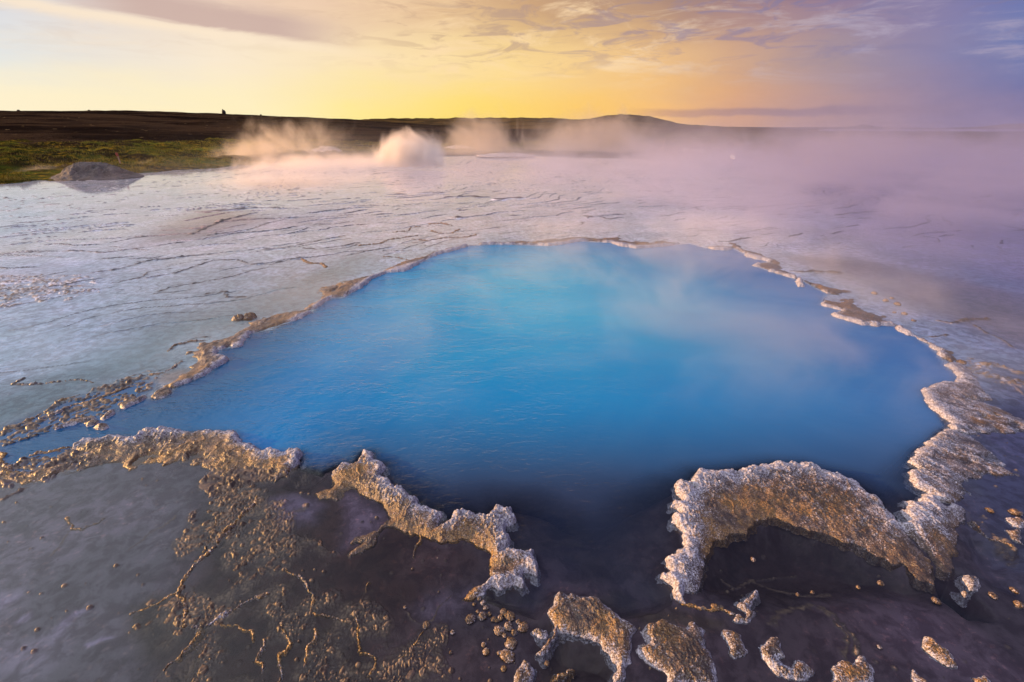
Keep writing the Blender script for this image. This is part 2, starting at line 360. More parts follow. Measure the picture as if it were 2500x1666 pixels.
TINT = [
    (G(4, (-600,1300),(0,1130),(600,850),(1150,690),(1320,620),(1300,500),(1650,400),(2100,250),(2352,60),(2500,-100),(2300,-60),(1700,180),(1000,420),(600,640),(-300,950)), 0.35, (0.17,0.27,0.29)),
    (BAYP, 0.1, (0.03,0.06,0.09)),  # colour of the bottom: (outline, softness, colour)
    (G(6, (-900,200),(500,60),(1450,130),(1500,300),(1250,850),(1000,1300),(900,1700),(-900,1900)), 0.25, (0.165,0.145,0.155)),
    (G(0, (370,560),(480,510),(600,515),(640,535),(500,580),(340,600)), 0.5, (0.38,0.27,0.24)),
    (G(0, (560,445),(800,440),(840,452),(640,462)), 0.6, (0.35,0.32,0.38)),
    (G(6, (880,1100),(1200,960),(1350,1200),(1250,1450),(1000,1350),(850,1240)), 0.05, (0.075,0.055,0.04)),
    (G(6, (1450,230),(2000,100),(2900,400),(3100,1900),(1100,1900),(1250,900)), 0.15, (0.045,0.021,0.015)),
    (G(6, (90,1160),(160,1110),(215,1080),(225,1120),(170,1160),(110,1175)), 0.012, (0.36,0.31,0.38)),
    (G(6, (300,1310),(380,1200),(440,1130),(500,1085),(590,1062),(600,1080),(500,1120),(430,1190),(380,1260),(320,1330)), 0.018, (0.33,0.28,0.36)),
    (G(6, (575,1310),(650,1280),(690,1255),(770,1262),(700,1285),(640,1310),(590,1330)), 0.012, (0.40,0.34,0.44)),
    (G(6, (0,960),(60,990),(120,940),(190,960),(100,1010),(0,1060),(-200,1000)), 0.03, (0.30,0.26,0.31)),
    (G(6, (150,1320),(350,1240),(420,1400),(150,1568),(0,1500),(0,1300)), 0.06, (0.27,0.235,0.27)),
    (G(6, (510,440),(550,390),(600,392),(590,430),(560,450),(570,480),(530,485)), 0.008, (0.10,0.09,0.09)),
    (GRAN[0][0], 0.05, (0.04,0.027,0.022)),
    (G(6, (1830,320),(2050,290),(2180,380),(2120,470),(1930,500)), 0.05, (0.17,0.125,0.18)),
    (G(7, (0,290),(150,310),(300,480),(200,590),(0,640)), 0.05, (0.15,0.105,0.135)),
    (G(7, (480,620),(900,640),(960,760),(800,820),(380,800)), 0.10, (0.078,0.044,0.038)),
    (G(7, (440,1080),(560,980),(830,950),(800,1100),(650,1220),(500,1150)), 0.04, (0.135,0.098,0.12)),
    (G(7, (200,1200),(420,1100),(520,1170),(1000,1250),(1150,1700),(300,1700)), 0.10, (0.092,0.058,0.054)),
    (G(7, (1300,620),(1450,660),(1620,780),(1960,830),(2250,1080),(2700,1100),(3600,1000),(4200,1100),(4300,1900),(1200,1900),(1150,1100)), 0.06, (0.085,0.056,0.060)),
    (G(7, (1700,950),(1850,870),(2000,960),(1950,1050),(1750,1040)), 0.03, (0.07,0.05,0.04)),
    (G(7, (1980,1090),(2250,1070),(2600,1130),(2600,1230),(2050,1170)), 0.03, (0.08,0.055,0.04)),
    (PONDS[0][0], 0.06, (0.045,0.028,0.024)), (PONDS[1][0], 0.05, (0.02,0.016,0.02)), (PONDS[3][0], 0.08, (0.06,0.04,0.03)),
    (G(8, (1350,1050),(1500,1000),(1700,1100),(2000,1300),(2500,1500),(2500,1800),(1500,1800)), 0.15, (0.125,0.085,0.105)),
    (G(8, (1900,100),(2500,50),(2600,900),(2200,900),(1900,500)), 0.12, (0.08,0.075,0.11)),
    (G(5, (1750,1000),(2352,700),(2900,800),(2900,1700),(2100,1600)), 0.3, (0.11,0.105,0.19)),
    (G(3, (700,1180),(1200,1200),(2352,1450),(2900,1700),(2900,2000),(1500,1500)), 0.3, (0.17,0.13,0.14)),
    (G(4, (960,780),(1130,700),(1310,650),(1300,700),(1180,770)), 0.05, (0.36,0.26,0.20)),
]
BAY = BAYP
PONDS.append((BAY, 0.003, 0.06))
LIPS = []   # thin lips of the terraces: (points, height, half width)
def lip(c, pts, h=0.012, wd=0.02): LIPS.append((G(c, *pts), h, wd))
lip(1, [(770,1375),(960,1340),(1010,1300),(1170,1275)]); lip(1, [(980,1345),(1190,1310),(1450,1220),(1620,1215),(1700,1245),(1840,1250),(1980,1215),(2090,1200)], 0.016)
lip(1, [(1080,1435),(1160,1405),(1370,1370),(1590,1330),(1700,1295),(1840,1265)]); lip(1, [(640,1305),(820,1280),(1000,1225),(1130,1205),(1440,1180)], 0.016, 0.025)
lip(1, [(240,1335),(450,1295)]); lip(1, [(0,1180),(300,1160),(540,1155),(700,1170),(1000,1130),(1200,1100)], 0.015, 0.03)
lip(1, [(1400,1450),(1530,1430),(1550,1470),(1670,1470)]); lip(1, [(60,885),(130,865),(200,855)], 0.02, 0.05)
lip(1, [(1150,1110),(1370,1080),(1420,1065)], .015,.03); lip(1, [(750,1100),(900,1070),(980,1060)], .015,.03)
lip(1, [(1300,1045),(1450,980),(1550,940),(1750,895)], 0.02, 0.04); lip(1, [(1400,890),(1650,870),(1800,860),(1910,865)], 0.03, 0.09)
lip(1, [(1420,1050),(1700,1010),(1850,960),(1980,930)], .015,.03)
lip(1, [(1800,1145),(1950,1130),(2100,1100),(2352,1050)], .012,.03); lip(1, [(2070,1135),(2160,1145),(2352,1120)], .015,.025)
lip(2, [(0,1120),(95,1100)], 0.02, 0.03); lip(2, [(0,1190),(200,1150),(330,1130)], 0.016, 0.022)
lip(2, [(270,1155),(360,1160),(430,1155)]); lip(2, [(680,790),(850,782),(970,792)], 0.03, 0.09)
lip(2, [(1060,805),(1200,795)], 0.05, 0.12); lip(2, [(530,760),(680,762)], 0.03, 0.08); lip(2, [(740,930),(800,930)], 0.05, 0.07)
lip(2, [(1650,920),(1730,928),(1790,935),(1870,940)], .02,.05)
lip(4, [(1300,345),(1450,330),(1550,310),(1640,310)], 0.008, 0.008); lip(4, [(880,730),(1000,690),(1100,690),(1180,670),(1240,625)], 0.012, 0.01)
lip(4, [(0,1110),(150,1050),(260,1000),(370,925),(400,900),(550,850)], 0.012, 0.012); lip(4, [(1160,545),(1200,510),(1300,490),(1400,480)], 0.014, 0.014)
lip(4, [(1280,475),(1340,460),(1430,455)], 0.014, 0.014); lip(4, [(600,850),(640,820),(800,800),(1000,720),(1150,710)], 0.01, 0.01)
lip(4, [(0,1400),(160,1300),(260,1250),(400,1230),(480,1205)], 0.015, 0.01); lip(4, [(90,1350),(300,1355),(400,1320),(500,1290),(520,1250)], 0.015, 0.01)
lip(4, [(0,1568),(60,1550),(150,1500)], 0.014, 0.01)
lip(5, [(1770,345),(1850,365),(1960,335),(2100,335)], 0.02, 0.02); lip(5, [(1960,340),(2100,430),(2200,470),(2280,530)], 0.012, 0.012)
lip(5, [(2000,730),(2100,710),(2220,740),(2290,800),(2352,850)], 0.016, 0.014); lip(3, [(760,1300),(900,1300),(1100,1305)], 0.03, 0.04)
lip(5, [(2050,640),(2220,665)], .015, .02); lip(5, [(1700,455),(1760,455),(1830,440)], .012, .012)
lip(6, [(860,670),(950,610),(1020,545),(1100,510),(1190,440)], 0.004, 0.006); lip(6, [(350,700),(400,640),(460,545)], 0.003, 0.006)
lip(6, [(0,350),(90,290),(180,250)], 0.008, 0.008); lip(7, [(425,1080),(450,1130),(510,1165),(600,1140),(640,1050),(720,980)], 0.004, 0.003)
lip(8, [(310,780),(420,820),(480,780),(560,760),(700,745),(830,735)], 0.008, 0.004); lip(8, [(520,770),(700,860),(850,920),(1050,900)], 0.006, 0.008)
lip(8, [(930,1030),(1050,1150),(1130,1250),(1110,1400)], 0.006, 0.008); lip(8, [(960,1030),(1100,1170),(1190,1260),(1200,1380)], 0.006, 0.008)
lip(8, [(620,1170),(680,1090),(800,1040),(930,1030)], 0.003, 0.01)

SHORE = [(-300,462),(0,449),(100,442),(170,439),(230,430),(330,424),(430,416),(520,412),(700,396),(830,388),(1000,383),(1250,380),(1450,386),(1700,392),(2000,385),(2300,380),(2800,380)]
SH_AZ = []; SH_R = []
for p_ in SHORE:
    (gx, gy), = G(0, p_); SH_AZ.append(math.atan2(gx, gy)); SH_R.append(math.hypot(gx, gy))
def shore_r(a): return np.interp(a, SH_AZ, SH_R)

def ground_fn(x, y, detail=True):
    """height, silt colour, dryness of the terrace ground"""
    r = np.hypot(x, y); a = np.arctan2(x, y)
    s = np.full(x.shape, -2.0); m = r < 12
    s[m] = sd(x[m], y[m], POOL)
    base = -0.006 + 0.004 * fbm(x, y, 0.9, 4, 3)
    leftflat = sst(-0.6, -1.4, x) * sst(3.0, 3.8, y - 0.2 * x) + sst(6.3, 7.3, y)
    leftflat = np.clip(leftflat, 0, 1)
    # terrace lips following warped contour lines
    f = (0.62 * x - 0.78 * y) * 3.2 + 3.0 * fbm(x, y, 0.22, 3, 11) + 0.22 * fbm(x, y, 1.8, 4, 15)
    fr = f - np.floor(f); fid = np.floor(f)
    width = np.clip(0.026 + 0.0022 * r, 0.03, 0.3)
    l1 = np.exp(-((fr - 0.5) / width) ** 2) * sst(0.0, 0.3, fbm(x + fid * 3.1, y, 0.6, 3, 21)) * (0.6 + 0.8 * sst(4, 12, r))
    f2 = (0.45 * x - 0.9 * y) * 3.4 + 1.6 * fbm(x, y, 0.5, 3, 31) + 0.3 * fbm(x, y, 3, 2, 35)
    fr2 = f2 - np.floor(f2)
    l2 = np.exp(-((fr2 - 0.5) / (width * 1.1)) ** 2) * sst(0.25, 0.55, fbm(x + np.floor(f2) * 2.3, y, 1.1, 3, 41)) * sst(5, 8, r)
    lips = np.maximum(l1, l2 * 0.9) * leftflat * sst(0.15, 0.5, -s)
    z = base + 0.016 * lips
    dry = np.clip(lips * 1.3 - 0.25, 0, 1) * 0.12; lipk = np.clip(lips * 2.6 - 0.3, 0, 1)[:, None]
    # colour
    col = np.zeros(x.shape + (3,)); cn = fbm(x, y, 0.5, 4, 51)
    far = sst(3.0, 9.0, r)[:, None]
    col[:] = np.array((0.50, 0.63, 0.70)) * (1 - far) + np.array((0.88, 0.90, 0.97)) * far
    rt = sst(0.0, 5.0, x - 0.35 * y)[:, None]
    col = col * (1 - rt) + np.array((0.30, 0.28, 0.46)) * rt
    nr = (sst(2.9, 2.2, y) * sst(3.4, 2.6, r))[:, None]
    col = col * (1 - nr) + np.array((0.075, 0.054, 0.06)) * nr
    col *= (1 + 0.25 * cn)[:, None]
    col = col * (1 - 0.97 * lipk) + np.array((0.015, 0.013, 0.015)) * 0.97 * lipk  # lips darkened: wet tone plus the shade of the side facing the camera
    nz = 0.06 * fbm(x, y, 6, 4, 61)
    for poly, soft, c in TINT:
        k = sst(-soft, soft, sd_soft(x, y, poly, max(0.5, soft * 1.5)) + nz * min(1, soft * 8))[:, None]
        col = col * (1 - k) + np.array(c) * k
    for poly, dep, soft in PONDS:
        z -= dep * sst(-soft * 0.6, soft, sd_soft(x, y, poly, 0.5) + nz * 0.4)
    # granules
    g = np.zeros(x.shape)
    for poly, soft, st in GRAN:
        g = np.maximum(g, st * sst(-soft, soft * 0.6, sd_soft(x, y, poly, 0.6) + nz))
    m = g > 0.02
    if detail and m.any():
        xm, ym = x[m], y[m]; rm = r[m]
        sc1 = np.where(rm < 2.2, 88.0, np.where(rm < 3.4, 58.0, 26.0))
        wx = xm + 0.01 * fbm(xm, ym, 20, 2, 71); wy = ym + 0.01 * fbm(xm, ym, 20, 2, 72)
        f1, i1 = worley(wx * sc1, wy * sc1, 1.0, 81); f2_, i2 = worley(wx, wy, 32.0, 91)
        thick = sst(1.05, 0.3, 1 - g[m] + 0.95 * fbm(xm, ym, 6, 5, 75)) 
        b1 = np.sqrt(np.clip(1 - (f1 / 0.5) ** 2, 0, 1)) * (0.4 + 0.6 * i1)
        b2 = np.sqrt(np.clip(1 - (f2_ / 0.42) ** 2, 0, 1)) * (i2 > 0.55)
        hh = thick * (0.003 + 0.008 * b1 * sst(-0.5, 0.3, fbm(xm, ym, 9, 2, 76)) + 0.006 * b2)
        hh = hh * (1 + 0.75 * sst(2.0, 2.4, rm)); z[m] += hh; dry[m] = np.maximum(dry[m], np.clip(thick * (0.35 + b1), 0, 1))
    m = (r < 3.6) & (r > 0.7) & (s < -0.03)
    if detail and m.any():
        xm, ym = x[m], y[m]; f1, i1 = worley(xm, ym, 17.0, 95)
        rad = 0.05 + 0.13 * i1 ** 2; b = np.sqrt(np.clip(1 - (f1 / rad) ** 2, 0, 1)) * (hsh(np.floor(i1 * 9999), np.floor(i1 * 7777), 3) > 0.6) * sst(-0.45, 0.35, fbm(xm, ym, 2.2, 3, 96))
        z[m] += b * (0.008 + 0.006 * i1); dry[m] = np.maximum(dry[m], np.clip(b * 1.5, 0, 0.9))
    # drawn lips
    for pts, h, wd in LIPS:
        P = np.array(pts); far_ = wd * 4 + 0.05
        m = (x > P[:, 0].min() - far_) & (x < P[:, 0].max() + far_) & (y > P[:, 1].min() - far_) & (y < P[:, 1].max() + far_)
        if not m.any(): continue
        xm, ym = x[m], y[m]
        q = wd * 1.2
        d = dist_line(xm + q * fbm(xm, ym, 0.3 / wd, 2, 5), ym + q * fbm(xm, ym, 0.3 / wd, 2, 6), pts)
        k = np.exp(-(d / wd) ** 2) * (0.75 + 0.5 * fbm(xm, ym, 0.25 / wd, 3, 7))
        z[m] += h * np.clip(k, 0, 1.3)
        if P[:, 1].mean() > 3.3:      # wet lips of the pale terrace, shade on their near side painted dark
            kc = np.clip(k * 1.8 - 0.2, 0, 1)[:, None]; col[m] = col[m] * (1 - kc) + np.array((0.035, 0.028, 0.027)) * kc
            dry[m] = np.maximum(dry[m], np.clip(k * 0.3, 0, 0.2))
        else: dry[m] = np.maximum(dry[m], np.clip(k * 1.3 - 0.1, 0, 0.95))
    # pool basin: steep under the far and side rims, a shelving bed in front
    front = sst(2.7, 2.0, y) * sst(-1.5, -0.9, x)
    steep = 1 - np.exp(-np.clip(s + 0.01, 0, 9) / 0.10)
    shelf = 0.03 * sst(-0.02, 0.05, s) + (0.06 + 0.85 * sst(1.35, 2.45, y + 0.10 * fbm(x, y, 2.0, 3, 88))) * np.clip(s / (0.10 + 0.3 * sst(2.1, 1.4, y)), 0, 1)
    dep = (1 - front) * (0.9 * steep + 0.3 * np.clip(s, 0, 1)) + front * shelf
    ins = s > -0.01
    z = np.where(ins, -0.012 - dep + 0.01 * fbm(x, y, 4, 3, 9), z)
    k = (sst(-0.01, 0.06, s) * (1 - 0.0))[:, None]
    bed = np.array((0.05, 0.034, 0.032)) * np.ones_like(col)
    silt_k = sst(-0.06, 0.06, sd_soft(x, y, TINT[19][0], 0.4) + nz)[:, None]
    col = np.where(ins[:, None], bed * (1 - silt_k) + col * silt_k, col)
    dry = np.where(ins, 0, dry)
    # land beyond the shore
    dl = r - shore_r(a)
    z = z + 0.0 * dl
    return z, np.clip(col, 0.005, 0.9), dry, s

# ------------------------------------------------------------------ ground sheet, reaching the horizon
afine = np.linspace(R(-66), R(66), 1340)
acoarse = np.linspace(R(66), R(294), 66)[1:-1]
AZ = np.concatenate([afine, acoarse])
RR = np.concatenate([[0.05, 0.3, 0.55], np.geomspace(0.78, 13.5, 1050), np.geomspace(13.6, 60, 170), np.geomspace(64, 12000, 40)])
aa, rr = np.meshgrid(AZ, RR); gx = (np.sin(aa) * rr).ravel(); gy = (np.cos(aa) * rr).ravel()
gz = np.zeros_like(gx); gcol = np.zeros((len(gx), 3)); gdry = np.zeros_like(gx)
CH = 200000
for i in range(0, len(gx), CH):
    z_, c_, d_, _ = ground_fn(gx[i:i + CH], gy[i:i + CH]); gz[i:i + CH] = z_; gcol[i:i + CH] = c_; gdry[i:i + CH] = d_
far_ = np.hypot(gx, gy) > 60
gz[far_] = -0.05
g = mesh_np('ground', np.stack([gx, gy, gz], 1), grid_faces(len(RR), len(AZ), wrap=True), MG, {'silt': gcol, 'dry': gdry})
tag(g, kind='structure')

# ------------------------------------------------------------------ the water sheet
AW = np.concatenate([np.linspace(R(-66), R(66), 480), acoarse]); RW = np.concatenate([[0.05, 0.4], np.geomspace(0.75, 14, 420), np.geomspace(14.5, 60, 40)])
aa, rr = np.meshgrid(AW, RW); wx = (np.sin(aa) * rr).ravel(); wy = (np.cos(aa) * rr).ravel()
wz_, wc_, _, ws = ground_fn(wx, wy, False)
depth = np.clip(-wz_, 0, 5)
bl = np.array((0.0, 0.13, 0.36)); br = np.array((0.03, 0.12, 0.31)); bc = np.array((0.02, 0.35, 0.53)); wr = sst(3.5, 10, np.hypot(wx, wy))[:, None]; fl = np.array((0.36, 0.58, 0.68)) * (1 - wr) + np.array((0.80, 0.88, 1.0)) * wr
t = sst(-0.5, 2.8, wx - 0.1 * wy)[:, None]; cc = np.exp(-(((wx - 0.3) / 1.9) ** 2 + ((wy - 4.8) / 2.1) ** 2))[:, None]
body = bl * (1 - t) + br * t; body = body * (1 - 0.85 * cc) + bc * 0.85 * cc
inpool = sst(-0.04, 0.02, ws)[:, None]; nf2 = (sst(2.6, 1.5, wy) * sst(-1.4, -0.9, wx))[:, None]
rt = sst(0.0, 5.0, wx - 0.35 * wy)[:, None]
near = sst(3.2, 2.2, wy)[:, None]
flat = fl * (1 - rt) + np.array((0.18, 0.19, 0.40)) * rt
flat = flat * (1 - near) + np.array((0.035, 0.03, 0.035)) * near
inlet = sst(-1.2, -2.2, wx)[:, None] * sst(3.2, 2.6, wy - 0.1 * wx)[:, None]
body = body * (1 - nf2) + np.array((0.028, 0.048, 0.10)) * nf2
body = body * (1 - 0.55 * sst(-1.3, -2.3, wx)[:, None])
body = flat * (1 - inpool) + body * inpool
bb = sst(-0.08, 0.08, sd_soft(wx, wy, BAY, 0.6))[:, None] * (1 - inpool)
body = body * (1 - bb) + np.array((0.0, 0.085, 0.24)) * bb
nf = sst(2.4, 1.5, wy) * sst(-1.4, -0.9, wx)
milk = (inpool[:, 0] * (6.0 * (1 - nf) + 3.0 * nf) + (1 - inpool[:, 0]) * (28 * (1 - near[:, 0]) + 1.5 * near[:, 0]))
bay = sst(-0.08, 0.08, sd_soft(wx, wy, BAY, 0.6))
milk = milk * (1 - bay) + 130 * bay
calm = (0.25 + 0.75 * sst(1.6, -1.0, wx)) * inpool[:, 0] + (0.02 + 0.10 * near[:, 0]) * (1 - inpool[:, 0])
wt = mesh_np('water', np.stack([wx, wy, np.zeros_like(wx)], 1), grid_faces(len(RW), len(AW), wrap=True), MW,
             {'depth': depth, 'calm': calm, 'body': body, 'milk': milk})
tag(wt, kind='structure')

# ================================================================== crusts
def crust(name, label, cat, poly=None, line=None, wd=0.02, H=0.035, amp=0.012, lobe=18.0, gran=1.0, gold=0.3, rimw=0.07, inner=0.45, rim_in=0.4, seed=0, group=None, base=-0.03, back=0.9, res=None, mat=None, rib=None, rimk=1.0, rim0=0.0, ragk=1.0):
    pts = np.array(poly if poly is not None else line)
    dist = max(0.9, np.hypot(pts[:, 0], pts[:, 1]).mean())
    res = res or max(0.0024, 0.00165 * dist)
    pad = 0.03 + amp + (wd if line is not None else 0)
    xs = np.arange(pts[:, 0].min() - pad, pts[:, 0].max() + pad, res)
    ys = np.arange(pts[:, 1].min() - pad, pts[:, 1].max() + pad, res * (1.0 if dist < 3 else 1.6))
    X, Y = np.meshgrid(xs, ys); sh = X.shape; X = X.ravel(); Y = Y.ravel()
    if line is not None:
        d = dist_line(X, Y, line)
        near_ = d < pad * 2
    else:
        d = None; near_ = np.ones(X.shape, bool)
    idx = np.where(near_)[0]; x = X[idx]; y = Y[idx]
    wxx = x + 0.012 * fbm(x, y, 14, 3, 101 + seed); wyy = y + 0.012 * fbm(x, y, 14, 3, 103 + seed)
    if line is not None: d = wd * (0.75 + 1.0 * fbm(x, y, 12, 4, 105 + seed)) - dist_line(wxx, wyy, line)
    else: d = sd(wxx, wyy, poly)
    if rib is not None:
        ra, rb = rib; rl = math.hypot(rb[0] - ra[0], rb[1] - ra[1]); rux, ruy = (rb[0] - ra[0]) / rl, (rb[1] - ra[1]) / rl
        al = wxx * rux + wyy * ruy; ac = -wxx * ruy + wyy * rux; lxx, lyy = al * 0.32, ac
    else: lxx, lyy = wxx, wyy
    f1, i1 = worley(lxx, lyy, lobe, 107 + seed); f2, i2 = worley(x, y, lobe * 3.3, 109 + seed)
    if line is None and back >= 0.15:
        _dp = np.clip(-sd(x, y, POOL), 0, 3); rag = fbm(x, y, 7.0, 4, 119 + seed)
        d = d - ragk * 0.07 * np.clip(rag + 0.25, 0, 1) * sst(0.06, 0.26, _dp)
    d = d + amp * (0.75 - 1.5 * f1) + amp * 0.35 * (0.7 - 1.4 * f2)
    big = fbm(x, y, 3.2, 4, 111 + seed)
    m = np.hypot(x, y) < 12
    sp = sd(x, y, POOL); dp = np.clip(-sp, 0, 3)
    near_pool = np.exp(-(dp / rimw) ** 1.3)
    edge_w = 0.012 + 0.10 * wd if line is not None else 0.018
    dd = np.clip(d, 0, 9)
    isl = 1.0 if (line is not None or back < 0.15) else 0.0
    if not isl: edge_w = 0.016 + 0.05 * sst(0.03, 0.16, dp)
    prof = 1 - np.exp(-dd / edge_w)
    body_ = inner + (1 - inner) * np.maximum(near_pool, isl * rim_in * np.exp(-dd / 0.03)) 
    inland = 1 - back * sst(0.10, 0.55, dp) * (1 if poly is not None else 0)
    gm = sst(-0.25, 0.45, 0.8 * big + 0.5 * fbm(x, y, 13, 3, 121 + seed) + 0.25 * gran - 0.15)
    nod = np.sqrt(np.clip(1 - (f2 / 0.55) ** 2, 0, 1))
    f3, i3 = worley(x, y, min(1 / (3.2 * res), 95.0), 113 + seed)
    nod2 = np.sqrt(np.clip(1 - (f3 / 0.6) ** 2, 0, 1))
    rid = 1 - np.abs(fbm(wxx, wyy, 5, 3, 115 + seed)) * 7 if rib is None else 1 - np.abs(fbm(al * 0.22, ac, 11, 3, 115 + seed)) * 5
    h = 0.85 * H * prof * body_ * inland * (1 + 0.22 * big) + prof * (0.007 * (0.7 - f1) + gm * gran * (0.0055 * nod * (0.2 + 0.8 * i2) + 0.0075 * nod2 * (0.1 + 0.9 * i3) * sst(-0.5, 0.4, fbm(x, y, 6, 3, 129 + seed))) + 0.006 * np.clip(rid, 0, 1))
    if not isl:
        holes = sst(0.15, 0.55, fbm(x, y, 8.5, 4, 123 + seed)) * sst(0.10, 0.24, dp)
        h = h - ragk * holes * (h + 0.006) * 0.95
    lay = d * 60 + 1.6 * fbm(x, y, 6, 3, 125 + seed); patch = sst(-0.4, 0.5, fbm(x, y, 4.5, 3, 127 + seed))
    h = h + prof * 0.0045 * (lay - np.floor(lay)) * (1 - patch) * (1 if line is None else 0)
    z = np.where(d > 0, h, d * 2.2)
    z = np.maximum(z, base)
    rimf = near_pool * 1.15 if not isl else (0.75 if line is None else 0.22) * np.exp(-dd / 0.016)
    rim = np.clip(rim0 + rimk * rimf + 0.22 * big + 0.08 * (i1 - 0.5) + 0.35 * (np.clip(rid, 0, 1) if rib is not None else 0), 0, 1)
    crev = np.clip((1 - nod * 0.6 - nod2 * 0.6) * gm * gran, 0, 1) * sst(0.0, 0.02, d) * (1.0 if line is None else 0.4)
    go = np.clip(gold + 0.6 * fbm(x, y, 2.3, 3, 117 + seed), 0, 1) * (1.0 if line is None else 1.9)
    Zf = np.full(X.shape, -9.0); Zf[idx] = z; k = Zf > base * 0.96
    kk = k.reshape(sh); keep = (kk[:-1, :-1] | kk[1:, 1:] | kk[:-1, 1:] | kk[1:, :-1])
    ok = near_.reshape(sh); keep &= ok[:-1, :-1] & ok[1:, 1:] & ok[:-1, 1:] & ok[1:, :-1]
    Zf[Zf < -5] = base
    def full(v):
        o_ = np.zeros(X.shape); o_[idx] = v; return o_
    V = np.stack([X, Y, Zf], 1); Fq = grid_faces(sh[0], sh[1], keep)
    V, Fq, at = compact(V, Fq, {'rim': full(rim), 'crev': full(crev), 'gold': full(go)})
    o = mesh_np(name, V, Fq, mat or MC, at, loc=(pts[:, 0].mean(), pts[:, 1].mean(), 0))
    return tag(o, label, cat, group)

# --- the big pieces at the front
crust('mineral_arch', 'large arched pale mineral crust curving around a dark brown pond in front of the pool', 'mineral crust',
      G(7, (2327,1045),(2250,1010),(2205,965),(2215,920),(2150,880),(2150,842),(2225,820),(2175,780),(2178,740),(2220,720),(2290,655),(2312,610),(2280,580),(2300,545),(2220,490),(2232,450),(2270,430),(2220,390),(2232,350),(2280,340),(2250,290),(2250,245))
      + G(8, (0,228),(60,240),(100,265),(58,215),(80,195),(98,160),(200,145),(260,150),(350,152),(370,165),(460,120),(530,120),(560,95),(640,92),(720,105),(860,105),(930,130),(1010,165),(1080,175),(1190,230),(1260,290),(1330,320),(1380,360),(1380,380),(1330,390),(1420,440),(1445,475),(1500,540),(1600,640),(1700,760),(1712,800),(1700,860),(1710,905),(1600,870),(1500,775),(1340,735),(1240,670),(1100,620),(1000,570),(870,545),(760,515),(680,470),(560,480),(450,540),(300,600),(200,645),(150,740),(160,830),(130,920),(60,965),(0,1000)),
      H=0.046, amp=0.014, gran=1.0, gold=0.3, rimw=0.10, back=0.35, inner=0.6, seed=1, ragk=0.2)
crust('mineral_leaf', 'leaf shaped grey mineral crust with pointed lobes touching the right tip of the arch', 'mineral crust',
      G(8, (1515,345),(1600,362),(1640,312),(1700,318),(1750,348),(1800,382),(1830,348),(1915,390),(1935,412),(1900,500),(1880,560),(1870,620),(1855,760),(1845,830),(1790,820),(1730,780),(1665,700),(1600,622),(1480,500),(1460,485),(1560,480),(1540,462),(1490,410),(1535,402)),
      H=0.042, amp=0.010, gran=0.7, gold=0.15, rimw=0.09, back=0.25, seed=2, ragk=0.3, rib=G(8, (1500,400),(1850,700)))
crust('mineral_ledge', 'long gold and brown mineral ledge with a white lip at the left inlet', 'mineral crust',
      G(4, (490,1212),(600,1172),(790,1142),(920,1162),(980,1110),(1050,1095),(1090,1110),(1130,1095),(1240,1115),(1330,1115),(1400,1100),(1600,1106),(1642,1150),(1640,1185),(1722,1205),(1742,1235),(1830,1257),(1870,1240),(1930,1255),(2042,1240),(2077,1265),(2057,1310),(2000,1350),(1960,1400),(1880,1450),(1850,1400),(1700,1370),(1650,1362),(1560,1400),(1510,1450),(1480,1410),(1420,1370),(1330,1350),(1200,1330),(1120,1345),(1130,1305),(1050,1310),(950,1330),(860,1380),(810,1362),(820,1322),(720,1330),(600,1345),(450,1400),(300,1440),(150,1460),(0,1440),(0,1400),(150,1385),(300,1352),(450,1302),(525,1262)),
      H=0.05, amp=0.015, gran=1.1, gold=0.55, rimw=0.055, back=0.75, seed=3)
crust('mineral_ledge', 'jagged mineral ledge in the front centre ending in a golden lobe', 'mineral crust',
      G(7, (0,95),(60,97),(108,55),(130,12),(190,20),(200,80),(270,92),(270,150),(240,165),(300,222),(350,267),(480,332),(515,382),(570,395),(582,415),(645,412),(650,480),(640,530),(690,490),(740,432),(800,410),(900,440),(980,457),(1000,400),(1050,392),(1090,412),(1120,400),(1160,460),(1150,500),(1100,517),(1075,560),(1120,592),(1120,640),(1090,682),(1200,672),(1275,690),(1280,740),(1313,800),(1300,840),(1230,847),(1220,880),(1225,915),(1180,922),(1120,930),(1090,947),(1030,945),(1000,922),(930,967),(870,992),(800,1025),(870,950),(980,870),(1000,760),(980,685),(900,645),(850,592),(760,592),(650,627),(580,602),(500,572),(380,547),(300,522),(225,592),(130,682),(30,715),(100,650),(150,610),(20,640),(90,590),(200,542),(320,462),(280,402),(250,352),(150,312),(60,292),(0,290),(-60,330),(-140,330),(-190,290),(-100,250),(-60,140)),
      H=0.05, amp=0.012, gran=1.2, gold=0.75, rimw=0.05, back=0.55, seed=4)
crust('mineral_island', 'triangular brown mineral island with a long curved tail at the bottom centre', 'mineral crust',
      G(7, (1440,967),(1480,965),(1520,987),(1680,1002),(1800,1082),(1890,1167),(1960,1182),(1980,1215),(1930,1270),(1930,1370),(1910,1480),(1870,1580),(1820,1580),(1850,1460),(1810,1390),(1730,1315),(1600,1272),(1500,1232),(1455,1195),(1440,1260),(1370,1335),(1345,1405),(1310,1392),(1340,1340),(1410,1260),(1425,1190),(1380,1130),(1390,1070),(1430,1030)),
      H=0.05, amp=0.009, gran=0.9, gold=0.4, rimw=0.05, back=0.1, rim_in=0.8, seed=5)
crust('mineral_island', 'rounded dark brown mineral island cut by the bottom edge beside the triangular one', 'mineral crust',
      G(7, (1990,1222),(2050,1172),(2150,1166),(2250,1195)) + G(8, (60,1180),(110,1192),(170,1232),(180,1300),(155,1320),(200,1380),(230,1440),(235,1600),(-60,1600)) + G(7, (2160,1520),(2080,1472),(2010,1402),(1970,1340),(1992,1310),(2030,1290)),
      H=0.045, amp=0.009, gran=0.9, gold=0.5, rimw=0.04, back=0.1, rim_in=0.7, seed=6)
